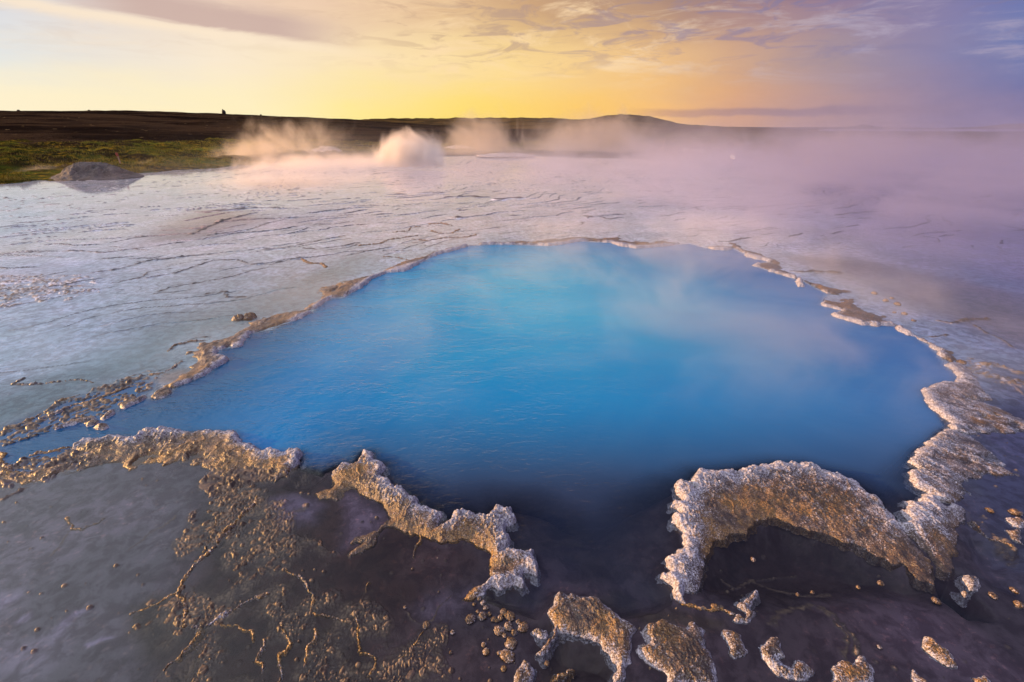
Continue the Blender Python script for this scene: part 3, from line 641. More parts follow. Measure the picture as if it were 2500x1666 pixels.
crust('mineral_fan', 'broad ribbed fan of mineral crust, upper of two at the right of the pool', 'mineral crust',
      G(5, (1800,645),(1900,635),(1960,662),(2010,712),(2060,790),(2170,920),(2352,1010),(2450,1090),(2330,1110),(2200,1120),(2050,1110),(1950,1110),(1880,1100),(1822,1062),(1850,1045),(1780,990),(1705,940),(1690,890),(1645,820),(1720,792),(1790,767),(1880,770),(1895,725),(1870,692)),
      H=0.034, amp=0.018, gran=0.8, gold=0.1, rimw=0.05, back=0.5, inner=0.65, seed=7, rimk=0.45, rim0=0.40, rib=G(5, (1690,890),(2200,1010)))
crust('mineral_fan', 'lobed grey brown mineral fan, lower of two at the right of the pool', 'mineral crust',
      G(5, (1880,1102),(1800,1090),(1750,1130),(1712,1170),(1680,1192),(1690,1215),(1650,1212),(1605,1245),(1640,1285),(1590,1290),(1580,1322),(1640,1365),(1577,1375),(1582,1410),(1573,1440),(1600,1475),(1690,1515),(1760,1562),(1850,1590),(1950,1560),(2030,1480),(2100,1400),(2330,1380),(2200,1270),(2080,1190),(1980,1140)),
      H=0.034, amp=0.018, gran=0.9, gold=0.25, rimw=0.045, back=0.4, inner=0.65, seed=8, rimk=0.45, rim0=0.36, rib=G(5, (1640,1285),(2000,1400)))
# --- the far and left rim
RIM = [
 ('shore_crust', 'gold and white rim crust with short branches at the left inlet',
  G(4, (1640,420),(1700,362),(1760,330),(1900,297),(2060,275),(2120,290),(2060,330),(1980,350),(1880,380),(1780,410),(1710,432),(1680,467),(1650,520),(1600,530),(1570,520),(1480,547),(1470,580),(1575,607),(1540,640),(1490,660),(1410,715),(1370,730),(1250,782),(1190,802),(1130,797),(1180,760),(1260,702),(1310,680),(1340,620),(1330,570),(1250,572),(1250,545),(1340,540),(1350,510),(1400,480),(1500,480),(1600,450)), 0.05, 0.6, 0.04),
 ('shore_crust', 'white edged mineral rim along the upper left shore of the pool',
  G(2, (-272,1563),(-240,1528),(-170,1498),(-152,1463),(-187,1433),(-160,1408),(0,1367),(100,1342),(250,1310),(310,1272),(420,1222),(560,1192),(620,1162),(720,1140),(830,1115),(847,1125),(800,1140),(640,1182),(560,1212),(510,1247),(440,1287),(370,1302),(300,1302),(230,1332),(180,1352),(130,1402),(90,1422),(0,1467),(-90,1478),(-160,1528),(-235,1563)), 0.05, 0.4, 0.06),
 ('shore_crust', 'thin golden mineral rim along the far shore of the pool',
  G(2, (925,1105),(1100,1095),(1180,1088),(1300,1092),(1380,1078),(1500,1072),(1600,1062),(1750,1070),(1850,1066),(1880,1052),(1895,1082),(1950,1092),(2100,1098),(2170,1085),(2290,1107),(2230,1122),(2100,1132),(2000,1141),(1900,1128),(1820,1102),(1700,1088),(1600,1093),(1500,1112),(1390,1123),(1330,1114),(1200,1112),(1050,1112),(930,1113)), 0.05, 0.5, 0.10),
 ('shore_crust', 'small pale crescent of rim crust at the far right corner of the pool',
  G(3, (190,1137),(230,1122),(300,1128),(360,1130),(352,1150),(300,1154),(240,1148)), 0.05, 0.2, 0.05),
 ('shore_crust', 'narrow rim crust with nodules leading down the far right shore',
  G(3, (360,1125),(335,1098),(400,1112),(440,1155),(540,1172),(620,1212),(690,1238),(690,1255),(600,1228),(560,1220),(460,1200),(450,1185),(490,1183),(420,1165)), 0.05, 0.4, 0.08),
 ('shore_crust', 'pale tongue of rim crust pointing left over the water on the right shore',
  G(3, (500,1257),(560,1243),(680,1243),(700,1270),(680,1285),(740,1298),(800,1336),(790,1348),(750,1338),(680,1312),(610,1297),(600,1277),(540,1268)), 0.05, 0.15, 0.05),
 ('shore_crust', 'tiny upright golden spur of crust between two rim tongues on the right shore',
  G(3, (790,1357),(830,1345),(832,1378),(838,1400),(810,1404)), 0.07, 0.8, 0.05),
 ('shore_crust', 'wedge of rim crust with a golden underside on the right shore',
  G(3, (842,1365),(940,1382),(1050,1415),(1180,1432),(1110,1446),(1090,1457),(1010,1447),(960,1419),(900,1389)), 0.05, 0.4, 0.04),
 ('shore_crust', 'forked pale rim crust reaching into the water at mid right',
  G(5, (955,237),(1000,215),(1080,217),(1140,190),(1220,190),(1215,230),(1270,275),(1350,305),(1390,300),(1402,320),(1370,345),(1440,362),(1475,382),(1380,376),(1340,386),(1260,377),(1140,349),(1040,312),(1080,290),(1130,290),(1100,272),(1050,262),(990,252)), 0.045, 0.15, 0.05),
 ('shore_crust', 'thin rim crust ending in a round pad above the right fans',
  G(5, (1462,400),(1510,380),(1562,430),(1702,490),(1762,535),(1860,560),(1882,592),(1850,624),(1790,602),(1750,552),(1700,512),(1600,452),(1540,437)), 0.05, 0.35, 0.05),
]
for i, (nm, lb, poly, H, gold, rw) in enumerate(RIM):
    dist = np.hypot(*np.array(poly).mean(0))
    crust(nm, lb, 'rim crust', poly, H=H * 0.72, amp=0.012 + 0.003 * dist, lobe=max(7, 20 - 1.6 * dist), gran=0.9, gold=gold, rimw=rw * 0.8, rimk=1.05 if i < 2 else 0.85, back=0.3, seed=20 + i, inner=0.6)
# --- small islands
ISL = [
 ('small oval crust island with a pale rim, left of the C shaped one', G(8, (300,1252),(340,1218),(400,1240),(430,1300),(455,1350),(430,1390),(380,1398),(330,1370),(330,1310)), 0.2),
 ('C shaped brown crust island at the bottom right', G(8, (530,1330),(600,1262),(650,1260),(672,1300),(700,1400),(640,1412),(680,1440),(760,1480),(780,1440),(830,1430),(890,1490),(910,1545),(800,1550),(700,1530),(600,1462),(560,1400)), 0.5),
 ('dark lumpy crust island cut by the bottom edge right of the C shaped one', G(8, (1050,1490),(1080,1422),(1130,1412),(1150,1440),(1195,1420),(1210,1385),(1240,1390),(1290,1470),(1305,1600),(1050,1600)), 0.7),
 ('dark oval crust island alone on pale silt near the bottom right corner', G(8, (1640,1330),(1650,1270),(1700,1270),(1780,1330),(1840,1400),(1865,1462),(1800,1450),(1720,1410)), 0.5),
 ('snake shaped crust island below the arch', G(8, (465,955),(500,958),(515,990),(485,1040),(455,1060),(490,1090),(500,1130),(470,1182),(400,1177),(368,1150),(390,1110),(430,1128),(440,1092),(388,1050),(402,1028),(440,1022),(460,980)), 0.6),
 ('small wedge of golden crust at the bottom edge under the dark oval island', G(8, (1580,1515),(1600,1505),(1650,1540),(1720,1600),(1600,1600)), 0.8),
 ('low golden crust at the bottom edge nearest the right corner', G(8, (1990,1545),(2080,1548),(2110,1600),(1990,1600)), 0.8),
 ('small two lobed crust rock beside the black gap right of the arch', G(8, (1910,872),(1960,855),(2020,870),(2030,900),(2000,940),(1950,950)), 0.4),
 ('short gold crust rock below the two lobed one', G(8, (1890,950),(1930,945),(1945,975),(1930,1010),(1905,990)), 0.8),
 ('lumpy brown crust rock near the right edge', G(8, (2210,460),(2290,455),(2327,480),(2400,500),(2320,530),(2250,510)), 0.4),
 ('brown crust rock just below the lumpy one near the right edge', G(8, (2215,540),(2280,530),(2300,590),(2327,640),(2260,610)), 0.5),
 ('knobbly crust rock cut by the bottom edge left of centre', G(7, (1140,1520),(1180,1465),(1215,1430),(1250,1440),(1262,1500),(1262,1600),(1145,1600)), 0.3),
 ('small round dark crust rock between the knob chain and the triangular island', G(7, (1265,1220),(1310,1212),(1360,1220),(1370,1245),(1330,1278),(1290,1265)), 0.2),
 ('ring of dark crust stuck to the far side of the left inlet', G(4, (1030,868),(1060,830),(1120,800),(1172,810),(1170,845),(1110,872),(1060,882)), 0.1),
 ('pale rounded crust pad in the left inlet', G(4, (820,935),(860,890),(940,885),(1000,845),(985,885),(900,930),(850,952)), 0.3),
 ('larger of two disc shaped crusts in the left inlet', G(4, (640,1075),(680,1055),(740,1055),(752,1075),(720,1095),(660,1097)), 0.3),
 ('smaller disc shaped crust in the left inlet', G(4, (590,1050),(630,1028),(680,1030),(680,1050),(640,1068),(605,1066)), 0.1),
 ('long crust pad leading to the discs in the left inlet', G(4, (680,1020),(720,990),(780,950),(795,985),(750,1010),(710,1030)), 0.4),
 ('crust pad at the blunt left end of the inlet', G(4, (370,1080),(420,1060),(540,1020),(650,1000),(660,1012),(560,1040),(450,1070),(390,1090)), 0.3),
]
for i, (lb, poly, gold) in enumerate(ISL):
    crust('crust_island', lb, 'crust island', poly, H=0.028, amp=0.008, lobe=30, gran=0.9, gold=gold, rimw=0.02, back=0.0, rim_in=0.9, inner=0.45, seed=50 + i)
# --- ridges of dried crust on the front left flat
RDG = [
 ('long straight golden ridge running down to the left across the front left flat', 6, [(1750,320),(1640,440),(1540,530),(1470,620),(1400,700),(1300,790),(1240,880),(1200,955)], 0.011, 0.020, 1),
 ('second golden strand hugging the left side of the long straight ridge', 6, [(1460,480),(1440,540),(1420,600),(1370,690)], 0.006, 0.014, 1),
 ('crooked golden ridge below the foot of the long straight ridge', 6, [(1205,960),(1250,1010),(1272,1080),(1250,1150),(1240,1185),(1300,1195),(1345,1200)], 0.009, 0.020, 1),
 ('golden ridge curving down to a bright tip at the bottom left', 6, [(1345,1200),(1350,1245),(1300,1320),(1225,1400),(1140,1450),(1100,1490)], 0.005, 0.018, 1),
 ('thin dark ridge bounding the brown patch on the front left flat', 6, [(1200,965),(1100,1000),(1040,1040),(980,1070),(930,1100),(880,1110)], 0.004, 0.010, 0.2),
 ('dark ridge running right from the crooked golden one', 6, [(1350,1190),(1400,1180),(1470,1140),(1600,1060),(1700,1010),(1800,970)], 0.006, 0.016, 0.3),
 ('wandering golden ridge across the brown silt, upper of two', 6, [(1935,790),(1950,810),(2030,855),(2085,900),(2105,1000),(2110,1090),(2200,1130),(2327,1140)], 0.005, 0.014, 0.9),
 ('wandering golden ridge starting beside the dark one', 6, [(1490,1165),(1600,1200),(1700,1220),(1720,1290)], 0.004, 0.012, 0.9),
 ('hooked golden ridge near the bottom of the brown silt', 6, [(1915,1150),(1930,1230),(1958,1300),(1940,1370),(1885,1380),(1880,1440),(1915,1520),(1900,1600)], 0.005, 0.014, 1),
 ('faint beaded ridge left of the hooked one', 6, [(1780,1280),(1745,1380),(1730,1440),(1765,1485)], 0.004, 0.011, 0.8),
 ('faint beaded ridge right of the hooked one', 6, [(2140,1200),(2130,1290),(2080,1360),(2050,1450)], 0.004, 0.011, 0.8),
 ('bright golden ridge between the brown and lilac silt', 7, [(80,1120),(100,1180),(82,1250),(112,1330),(130,1355),(180,1370),(202,1440),(160,1530)], 0.005, 0.016, 1),
 ('straight beaded ridge on the lilac silt at the bottom', 7, [(530,1230),(490,1265),(450,1340),(385,1405)], 0.003, 0.009, 0.5),
 ('short golden spine standing alone on the brown silt', 7, [(165,890),(150,925),(143,955)], 0.003, 0.010, 0.9),
 ('thin spur hanging below the jagged ledge', 7, [(510,420),(512,540),(505,610),(468,705)], 0.004, 0.012, 0.6),
 ('lower of two golden ridges in the dark pond at the bottom centre', 7, [(1400,1560),(1450,1530),(1500,1500),(1545,1495)], 0.005, 0.012, 0.8),
 ('small curved ridge with a bright bead on the grey front left silt', 6, [(462,440),(470,490),(490,522),(560,520),(640,495),(700,465)], 0.003, 0.007, 0.4),
 ('chain of beads running to the rocks near the right edge', 8, [(1990,490),(2040,540),(2090,595),(2170,620),(2250,655)], 0.006, 0.016, 0.8),
 ('low ridge of beads below the foot of the arch', 8, [(10,1040),(80,1050),(160,1060),(235,1085),(300,1085),(350,1105)], 0.005, 0.012, 0.9),
 ('golden beaded lip on the pale terrace beyond the rim', 1, [(2065,1210),(2110,1240),(2200,1245),(2230,1268)], 0.022, 0.03, 0.9),
 ('branching lip left of the far corner of the pool', 2, [(100,1120),(250,1105),(300,1080),(440,1060),(500,1052)], 0.02, 0.035, 0.4),
 ('long lip right of the branching one', 2, [(470,1075),(560,1085),(700,1065),(840,1060),(905,1045)], 0.02, 0.03, 0.4),
 ('golden hooked lip above the long one', 2, [(595,1020),(650,1035),(740,1035),(760,1020),(790,1010)], 0.02, 0.03, 0.8),
 ('bent lip on the terrace above the branching one', 2, [(330,1028),(440,1020),(455,995),(520,990)], 0.02, 0.03, 0.7),
 ('highest golden lip on the terrace left of the far rim', 2, [(580,972),(680,968),(740,985)], 0.03, 0.035, 0.9),
 ('short dark lip nearest the upper left rim', 2, [(270,1195),(360,1200),(432,1215)], 0.012, 0.02, 0.4),
 ('outermost beaded ridge bounding the left inlet', 4, [(-60,1130),(0,1110),(150,1050),(260,1000),(370,925),(400,900),(550,850)], 0.012, 0.013, 0.4),
 ('beaded ridge inside the left inlet above the disc shaped crusts', 4, [(270,1020),(400,975),(480,930),(600,900),(740,850),(880,800)], 0.014, 0.014, 0.4),
 ('rough dark ridge along the lower side of the left inlet', 4, [(-60,1430),(0,1400),(160,1300),(260,1250),(400,1230),(490,1205)], 0.014, 0.018, 0.6),
 ('crooked ridge crossing the blue shallows of the left inlet', 4, [(-40,1330),(90,1350),(300,1355),(400,1320),(500,1290),(525,1255)], 0.011, 0.015, 0.5),
 ('golden clump of ridge at the left edge of the inlet', 4, [(10,1250),(0,1300),(60,1380),(130,1400),(230,1420)], 0.018, 0.018, 0.9),
 ('frayed ridge branching left from the rim crust over the teal shallows', 4, [(600,850),(640,820),(800,800),(1000,720),(1120,700),(1190,660),(1240,625)], 0.010, 0.014, 0.5),
 ('forked dark ridge beside the short branches of the rim crust', 4, [(1155,545),(1200,510),(1300,485),(1400,478)], 0.012, 0.018, 0.3),
 ('wavy lip lying on the teal terrace near the left edge', 4, [(175,735),(90,778),(200,782),(330,770),(520,745),(640,760)], 0.010, 0.016, 0.3),
]
for i, (lb, c, pts, wd, H, gold) in enumerate(RDG):
    crust('mineral_ridge', lb, 'mineral ridge', line=G(c, *pts), wd=wd * 0.72, H=min(H, 0.02) * 0.9, amp=wd * 1.0, lobe=min(85, 0.8 / wd), gran=1.2, gold=gold, rim_in=0.7, seed=90 + i, base=-0.02, inner=0.6, rimw=0.03)

# --- rounded knobs standing in the water
def knob(x, y, rx, ry, h, label, group=None, seed=0, rot=0.0, name='mineral_nodule', cat='mineral nodule', mat=None, rough=0.22, zc=-0.25):
    nu, nv = 30, 14
    u = np.linspace(0, 2 * np.pi, nu, endpoint=False); v = np.linspace(0.02, np.pi * 0.62, nv)
    U, Vv = np.meshgrid(u, v); X = np.sin(Vv) * np.cos(U); Y = np.sin(Vv) * np.sin(U); Z = np.cos(Vv)
    k = 1 + rough * fbm(X.ravel() * 1.3 + Z.ravel() + seed * 3.1, Y.ravel() * 1.3 - Z.ravel(), 1.2, 3, seed + 300).reshape(X.shape)
    ca, sa = math.cos(rot), math.sin(rot); px = X * k * rx; py = Y * k * ry
    V = np.stack([x + px * ca - py * sa, y + px * sa + py * ca, (Z * k - zc * 0 ) * h], -1)
    V[..., 2] -= h * 0.18
    rim = np.clip(0.10 + 0.25 * (1 - Z), 0, 0.9); V = V.reshape(-1, 3)
    F = grid_faces(nv, nu, wrap=True)
    cap = len(V); V = np.vstack([V, V[:nu].mean(0)])
    n0 = np.arange(nu); capf = np.stack([np.full(nu, cap), n0, (n0 + 1) % nu, (n0 + 1) % nu], 1)
    me_attr = {'rim': np.append(rim.ravel(), 0.3), 'crev': np.zeros(len(V)), 'gold': np.full(len(V), 0.45)}
    me = bpy.data.meshes.new(name)
    me.from_pydata([tuple(q) for q in (V - np.array((x, y, 0)))], [], [tuple(int(a) for a in q) for q in F] + [(cap, int(a), int((a + 1) % nu)) for a in n0])
    for an, av in me_attr.items():
        a_ = me.attributes.new(an, 'FLOAT', 'POINT'); a_.data.foreach_set('value', np.asarray(av, F4))
    me.polygons.foreach_set('use_smooth', np.full(len(me.polygons), True)); me.materials.append(mat or MC); me.update()
    o = bpy.data.objects.new(name, me); C.objects.link(o); o.location = (x, y, 0)
    return tag(o, label, cat, group)
K7 = [(915,1000,14),(940,1030,16),(880,1040,9),(855,1140,30),(935,1120,26),(1010,1140,14),(1030,1150,11),(985,1105,12),(960,1065,14),(905,1090,10),(1080,1090,20),(1120,1120,26),(1060,1130,16),(1050,1220,26),(1110,1190,24),(1150,1230,18),(1210,1195,32),(1130,1305,32),(1105,1390,34),(1045,1370,12),(1080,1475,16),(1180,1160,14),(1085,1250,15)]
rg = random.Random(4)
for i, (a, b, s) in enumerate(K7):
    (x, y), = G(7, (a, b)); rad = s / 2.77 / 1111 * math.hypot(math.hypot(x, y), EYE) * 1.05
    knob(x, y, rad, rad * rg.uniform(0.8, 1.25), rad * rg.uniform(0.5, 0.75), 'rounded golden knob in the cluster below the golden lobe', 'knobs clustered below the jagged ledge', i, rg.uniform(0, 3))
K7b = [(945,1315,13,'small single knob above its twin on the lilac silt left of the cluster'),(960,1362,19,'larger single knob below its twin on the lilac silt left of the cluster'),(722,1366,9,'tiny golden knob alone on the lilac silt'),(412,1060,9,'tiny golden knob beside the lilac patch'),(557,1180,20,'dull brown knob at the top of the straight beaded ridge'),(735,1230,13,'dim drowned knob on the lilac silt'),(282,1128,7,'tiny orange bead right of the bright golden ridge'),(1372,1442,14,'small knob beside the tail of the triangular island'),(462,800,8,'tiny bead on the brown silt under the jagged ledge'),(640,955,6,'tiny bead at the top edge of the lilac patch'),(632,728,4,'dark speck of crust on the silt under the jagged ledge')]
for i, (a, b, s, lb) in enumerate(K7b):
    (x, y), = G(7, (a, b)); rad = s / 2.77 / 1111 * math.hypot(math.hypot(x, y), EYE)
    knob(x, y, rad, rad * 1.1, rad * 0.8, lb, None, 40 + i)
K8 = [(1358,898,14,'golden bead with a dark tail below the tip of the arch'),(1735,1018,16,'pale bead in the black water right of the arch'),(240,1060,20,'brown knob on the bead ridge at the foot of the arch'),(2095,405,13,'golden bead below the lower fan'),(2270,420,20,'brown knob above the lumpy rock at the right edge'),(2118,982,15,'single orange knob below the rocks at the right'),(2290,1040,17,'golden knob nearest the right edge above the silt'),(495,738,13,'pale oval bead in the brown pond under the arch'),(1205,925,10,'orange bead on the pond shore under the arch'),(895,960,9,'small orange bead at the middle of the pond shore'),(795,975,9,'dark bead at the middle of the pond shore'),(2260,945,14,'small crust bead beside the single orange knob'),(1350,1330,9,'dark speck on the silt under the wheel like grooves')]
for i, (a, b, s, lb) in enumerate(K8):
    (x, y), = G(8, (a, b)); rad = s / 2.77 / 1111 * math.hypot(math.hypot(x, y), EYE)
    knob(x, y, rad, rad * 1.2, rad * 0.8, lb, None, 60 + i, rg.uniform(0, 3))
K5 = [(1330,158,14,'orange pebble above the forked rim crust'),(1408,208,14,'pale flat pebble right of the forked rim crust'),(1450,192,9,'small pebble beside the pale flat one'),(1488,232,16,'upright orange pebble right of the forked rim crust'),(1468,288,9,'tiny orange pebble above the thin rim crust'),(1535,298,14,'flat orange pebble above the thin rim crust'),(1598,345,10,'dark pebble above the thin rim crust'),(1925,630,18,'golden pebble at the top of the upper fan')]
for i, (a, b, s, lb) in enumerate(K5):
    (x, y), = G(5, (a, b)); rad = s / 2.8 / 1111 * math.hypot(math.hypot(x, y), EYE)
    knob(x, y, rad, rad * 1.2, rad * 0.7, lb, None, 80 + i, rg.uniform(0, 3), name='pebble', cat='pebble')
(x, y), = G(4, (1665, 335))
knob(x - 0.04, y, 0.05, 0.045, 0.055, 'yellow brown stone on the pale terrace by the pool rim, left of two', None, 95, 0.3, name='stone', cat='stone', rough=0.35)
knob(x + 0.05, y + 0.02, 0.055, 0.05, 0.06, 'brown stone on the pale terrace by the pool rim, right of two', None, 99, 1.3, name='stone', cat='stone', rough=0.35)

# ================================================================== the meadow, hills and far things
MT = mat_turf()
agr = np.linspace(R(-75), R(75), 700); rgr = np.geomspace(9, 420, 320)
aa, rr = np.meshgrid(agr, rgr); x = (np.sin(aa) * rr).ravel(); y = (np.cos(aa) * rr).ravel(); a = aa.ravel(); r = rr.ravel()
dl = r - shore_r(a) + 0.5 * fbm(x, y, 0.5, 3, 201)
hum = fbm(x, y, 0.35, 4, 203); leftm = sst(R(-12), R(-24), a)
mz = -0.25 + 0.29 * sst(-0.3, 0.15, dl) + sst(0, 3, dl) * (0.05 + (0.04 + 0.16 * leftm) * np.clip(hum + 0.3, 0, 1.5) * 1.6 + 0.09 * np.abs(fbm(x, y, 1.6, 3, 207))) + 0.004 * np.clip(dl - 3, 0, 60) * leftm
mz = np.minimum(mz, 1.0)
o = mesh_np('meadow', np.stack([x, y, mz], 1), grid_faces(len(rgr), len(agr)), MT); tag(o, kind='structure')
def meadow_z(px, py):
    r0 = math.hypot(px, py); a0 = math.atan2(px, py); i = min(len(rgr) - 1, int(np.searchsorted(rgr, r0))); j = min(len(agr) - 1, int(np.searchsorted(agr, a0)))
    return float(mz.reshape(len(rgr), len(agr))[i, j])

def hill(name, label_pts, r0, rc, r1, mat, z0=0.0, rough=0.05, seed=0, steps=0.0, power=1.0):
    pa = []; pe = []
    for px, py in label_pts:
        q = azel_of(px, py); pa.append(q[0]); pe.append(q[1])
    A = np.linspace(min(pa), max(pa), 520); T = np.concatenate([np.linspace(0, 1, 90), np.linspace(1.03, 1.6, 12)])
    crest = EYE + rc * np.tan(np.interp(A, pa, pe))
    aa, tt = np.meshgrid(A, T)
    rr = np.where(tt <= 1, r0 + (rc - r0) * tt, rc + (r1 - rc) * (tt - 1) / 0.6)
    up = np.clip(tt, 0, 1); prof = up ** power
    if steps: prof = prof + steps * np.sin(up * 34 + 2.0 * vn(aa.ravel() * 9, tt.ravel() * 2, seed + 3).reshape(aa.shape)) * up * (1 - up)
    zz = z0 + (crest[None, :] - z0) * np.where(tt <= 1, prof, 1 - ((tt - 1) / 0.6) ** 1.2)
    x = np.sin(aa) * rr; y = np.cos(aa) * rr
    zz = zz + rough * rc * 0.01 * fbm(x.ravel(), y.ravel(), 18.0 / rc, 5, seed).reshape(aa.shape) * np.minimum(1, up * 6)
    o = mesh_np(name, np.stack([x.ravel(), y.ravel(), zz.ravel()], 1), grid_faces(len(T), len(A)), mat)
    return tag(o, kind='structure')
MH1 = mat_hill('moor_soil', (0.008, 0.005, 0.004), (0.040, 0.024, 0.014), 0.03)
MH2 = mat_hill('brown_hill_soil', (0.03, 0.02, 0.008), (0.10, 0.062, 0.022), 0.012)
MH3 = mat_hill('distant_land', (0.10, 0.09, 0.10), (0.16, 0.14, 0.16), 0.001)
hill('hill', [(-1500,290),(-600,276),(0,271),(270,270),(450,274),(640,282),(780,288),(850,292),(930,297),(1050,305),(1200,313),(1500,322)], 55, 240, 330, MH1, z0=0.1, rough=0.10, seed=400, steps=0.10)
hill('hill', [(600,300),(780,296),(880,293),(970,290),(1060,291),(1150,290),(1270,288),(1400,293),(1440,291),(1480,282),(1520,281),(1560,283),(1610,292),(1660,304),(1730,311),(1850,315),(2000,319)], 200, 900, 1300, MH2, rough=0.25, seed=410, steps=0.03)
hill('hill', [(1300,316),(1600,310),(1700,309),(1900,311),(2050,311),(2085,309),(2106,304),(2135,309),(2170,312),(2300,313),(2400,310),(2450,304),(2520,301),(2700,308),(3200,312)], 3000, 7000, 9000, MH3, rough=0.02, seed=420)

# mound on the left shore
MM = mat_rock('mound_rock', (0.022, 0.02, 0.024), (0.11, 0.088, 0.085), 2.6, 0.14)
(mx0, my0), = G(0, (158, 443)); mound_c = (mx0, my0 + 1.25)
nu, nv = 160, 60
U, Vv = np.meshgrid(np.linspace(0, 2 * np.pi, nu, endpoint=False), np.linspace(0.0, 1.0, nv))
ex = mound_c[0] + np.cos(U) * Vv * 1.62; ey = mound_c[1] + np.sin(U) * Vv * 1.15
ez = 0.50 * (np.cos(np.clip(Vv, 0, 1) * np.pi) * 0.5 + 0.5) ** 0.8
ez = ez + (0.10 * fbm(ex.ravel(), ey.ravel(), 1.4, 5, 501) + 0.03 * fbm(ex.ravel(), ey.ravel(), 8, 3, 503)).reshape(ez.shape) * np.sin(np.clip(Vv, 0, 1) * np.pi) - 0.08 * (Vv > 0.97)
o = mesh_np('rock_mound', np.stack([ex.ravel(), ey.ravel(), ez.ravel() + 0.02], 1), grid_faces(nv, nu, wrap=True), MM, loc=(mound_c[0], mound_c[1], 0))
tag(o, 'low grey rock mound on the left shore between the meadow and the pale water', 'rock mound')

# low pale silica mounds beyond the shore
MS = mat_rock('pale_sinter', (0.16, 0.13, 0.13), (0.42, 0.36, 0.34), 1.6, 0.06)
for px, py, dist, wpx, h, lb in ((795, 362, 36, 115, 0.42, 'low pale silica mound beyond the shore left of the dense plume'), (1235, 377, 31, 150, 0.14, 'flat white silica shelf on the far shore at the centre'), (1120, 366, 42, 90, 0.25, 'low dim silica mound on the meadow at the centre')):
    a0, _ = azel_of(px, py); cx0, cy0 = math.sin(a0) * dist, math.cos(a0) * dist; rad = wpx / 2 * dist / 1226 * math.cos(a0)
    U, Vv = np.meshgrid(np.linspace(0, 2 * np.pi, 90, endpoint=False), np.linspace(0, 1, 30))
    ex = np.cos(U) * Vv * rad; ey = np.sin(U) * Vv * rad * 0.8
    ez = h * (np.cos(Vv * np.pi) * 0.5 + 0.5) ** 0.7 * (1 + 0.3 * fbm(ex.ravel() + px, ey.ravel(), 1.5, 4, 511).reshape(ex.shape)) - 0.05 * (Vv > 0.97)
    o = mesh_np('silica_mound', np.stack([ex.ravel(), ey.ravel(), ez.ravel() + 0.1], 1), grid_faces(30, 90, wrap=True), MS); o.location = (cx0, cy0, 0)
    tag(o, lb, 'silica mound')

# grass: tufts over the meadow
MGr, n = new_mat('grass_blades'); p = pos(n); q = n.noise(p, 0.8, 4, 0.6)
colg = n.mix(n.rng(q, 0.4, 0.6), (0.045, 0.075, 0.010, 1), (0.17, 0.14, 0.018, 1)); colg = n.mix(n.attr('tip'), colg, (0.36, 0.24, 0.05, 1)); prin(n, colg, 0.8, None, 0.0)
rs = np.random.RandomState(5); NB = 52000
ga = rs.uniform(R(-52), R(-10), NB); rr_ = shore_r(ga) + 0.15 + (rs.uniform(0, 1, NB) ** 1.8) * 38
bx = np.sin(ga) * rr_; by = np.cos(ga) * rr_
dens = fbm(bx * 0.35, by, 0.6, 3, 601); keep = (dens > -0.15) & (((bx - mound_c[0]) / 2.2) ** 2 + ((by - mound_c[1]) / 1.5) ** 2 > 1.0)
bx, by, rr_, ga = bx[keep], by[keep], rr_[keep], ga[keep]; nb = len(bx)
ii = np.clip(np.searchsorted(rgr, rr_), 0, len(rgr) - 1); jj = np.clip(np.searchsorted(agr, ga), 0, len(agr) - 1)
bz = mz.reshape(len(rgr), len(agr))[ii, jj] - 0.03
hh = rs.uniform(0.05, 0.17, nb); ww = rs.uniform(0.008, 0.02, nb); th = rs.uniform(0, np.pi, nb); lean = rs.normal(0, 0.05, (nb, 2))
dxv = np.cos(th) * ww; dyv = np.sin(th) * ww
V = np.stack([np.stack([bx - dxv, by - dyv, bz], 1), np.stack([bx + dxv, by + dyv, bz], 1), np.stack([bx + lean[:, 0], by + lean[:, 1], bz + hh], 1)], 1).reshape(-1, 3)
o = mesh_np('grass', V, np.arange(nb * 3).reshape(-1, 3), MGr, {'tip': np.tile([0, 0, 0.8], nb)}, smooth=False)
tag(o, kind='stuff', label='green and golden grass covering the meadow beyond the left shore')

# stones on the moor
MB = mat_rock('dark_stone', (0.012, 0.010, 0.010), (0.05, 0.035, 0.025), 0.8, 0.3)
hl = bpy.data.objects['hill']
def on_crest(px, py, rc): 
    q = azel_of(px, py); return math.sin(q[0]) * rc, math.cos(q[0]) * rc, EYE + rc * math.tan(q[1])
def boulder(px, py, rc, wpx, hpx, label, name='boulder', cat='boulder', seed=0, pointed=1.0, group=None):
    x, y, z = on_crest(px, py, rc); s = math.hypot(rc, 0) / 1111 * math.cos(azel_of(px, py)[0]) 
    nu, nv = 28, 16; U, Vv = np.meshgrid(np.linspace(0, 2 * np.pi, nu, endpoint=False), np.linspace(0.03, np.pi * 0.7, nv))
    X = np.sin(Vv) ** pointed * np.cos(U); Y = np.sin(Vv) ** pointed * np.sin(U); Z = np.cos(Vv)
    k = 1 + 0.3 * fbm((X * 1.5 + Z).ravel() + seed, (Y * 1.5 - Z).ravel(), 1.1, 3, seed + 700).reshape(X.shape)
    V = np.stack([X * k * wpx / 2 * s, Y * k * wpx / 2 * s, (Z * k * 0.5 + 0.2) * hpx * s * 1.3], -1).reshape(-1, 3)
    V = np.vstack([V, V[:nu].mean(0)])
    me = bpy.data.meshes.new(name); n0 = range(nu)
    me.from_pydata([tuple(v) for v in V], [], [tuple(int(a) for a in q) for q in grid_faces(nv, nu, wrap=True)] + [(len(V) - 1, a_, (a_ + 1) % nu) for a_ in n0])
    me.materials.append(MB); me.polygons.foreach_set('use_smooth', np.full(len(me.polygons), True))
    o = bpy.data.objects.new(name, me); C.objects.link(o); o.location = (x, y, z); return tag(o, label, cat, group)
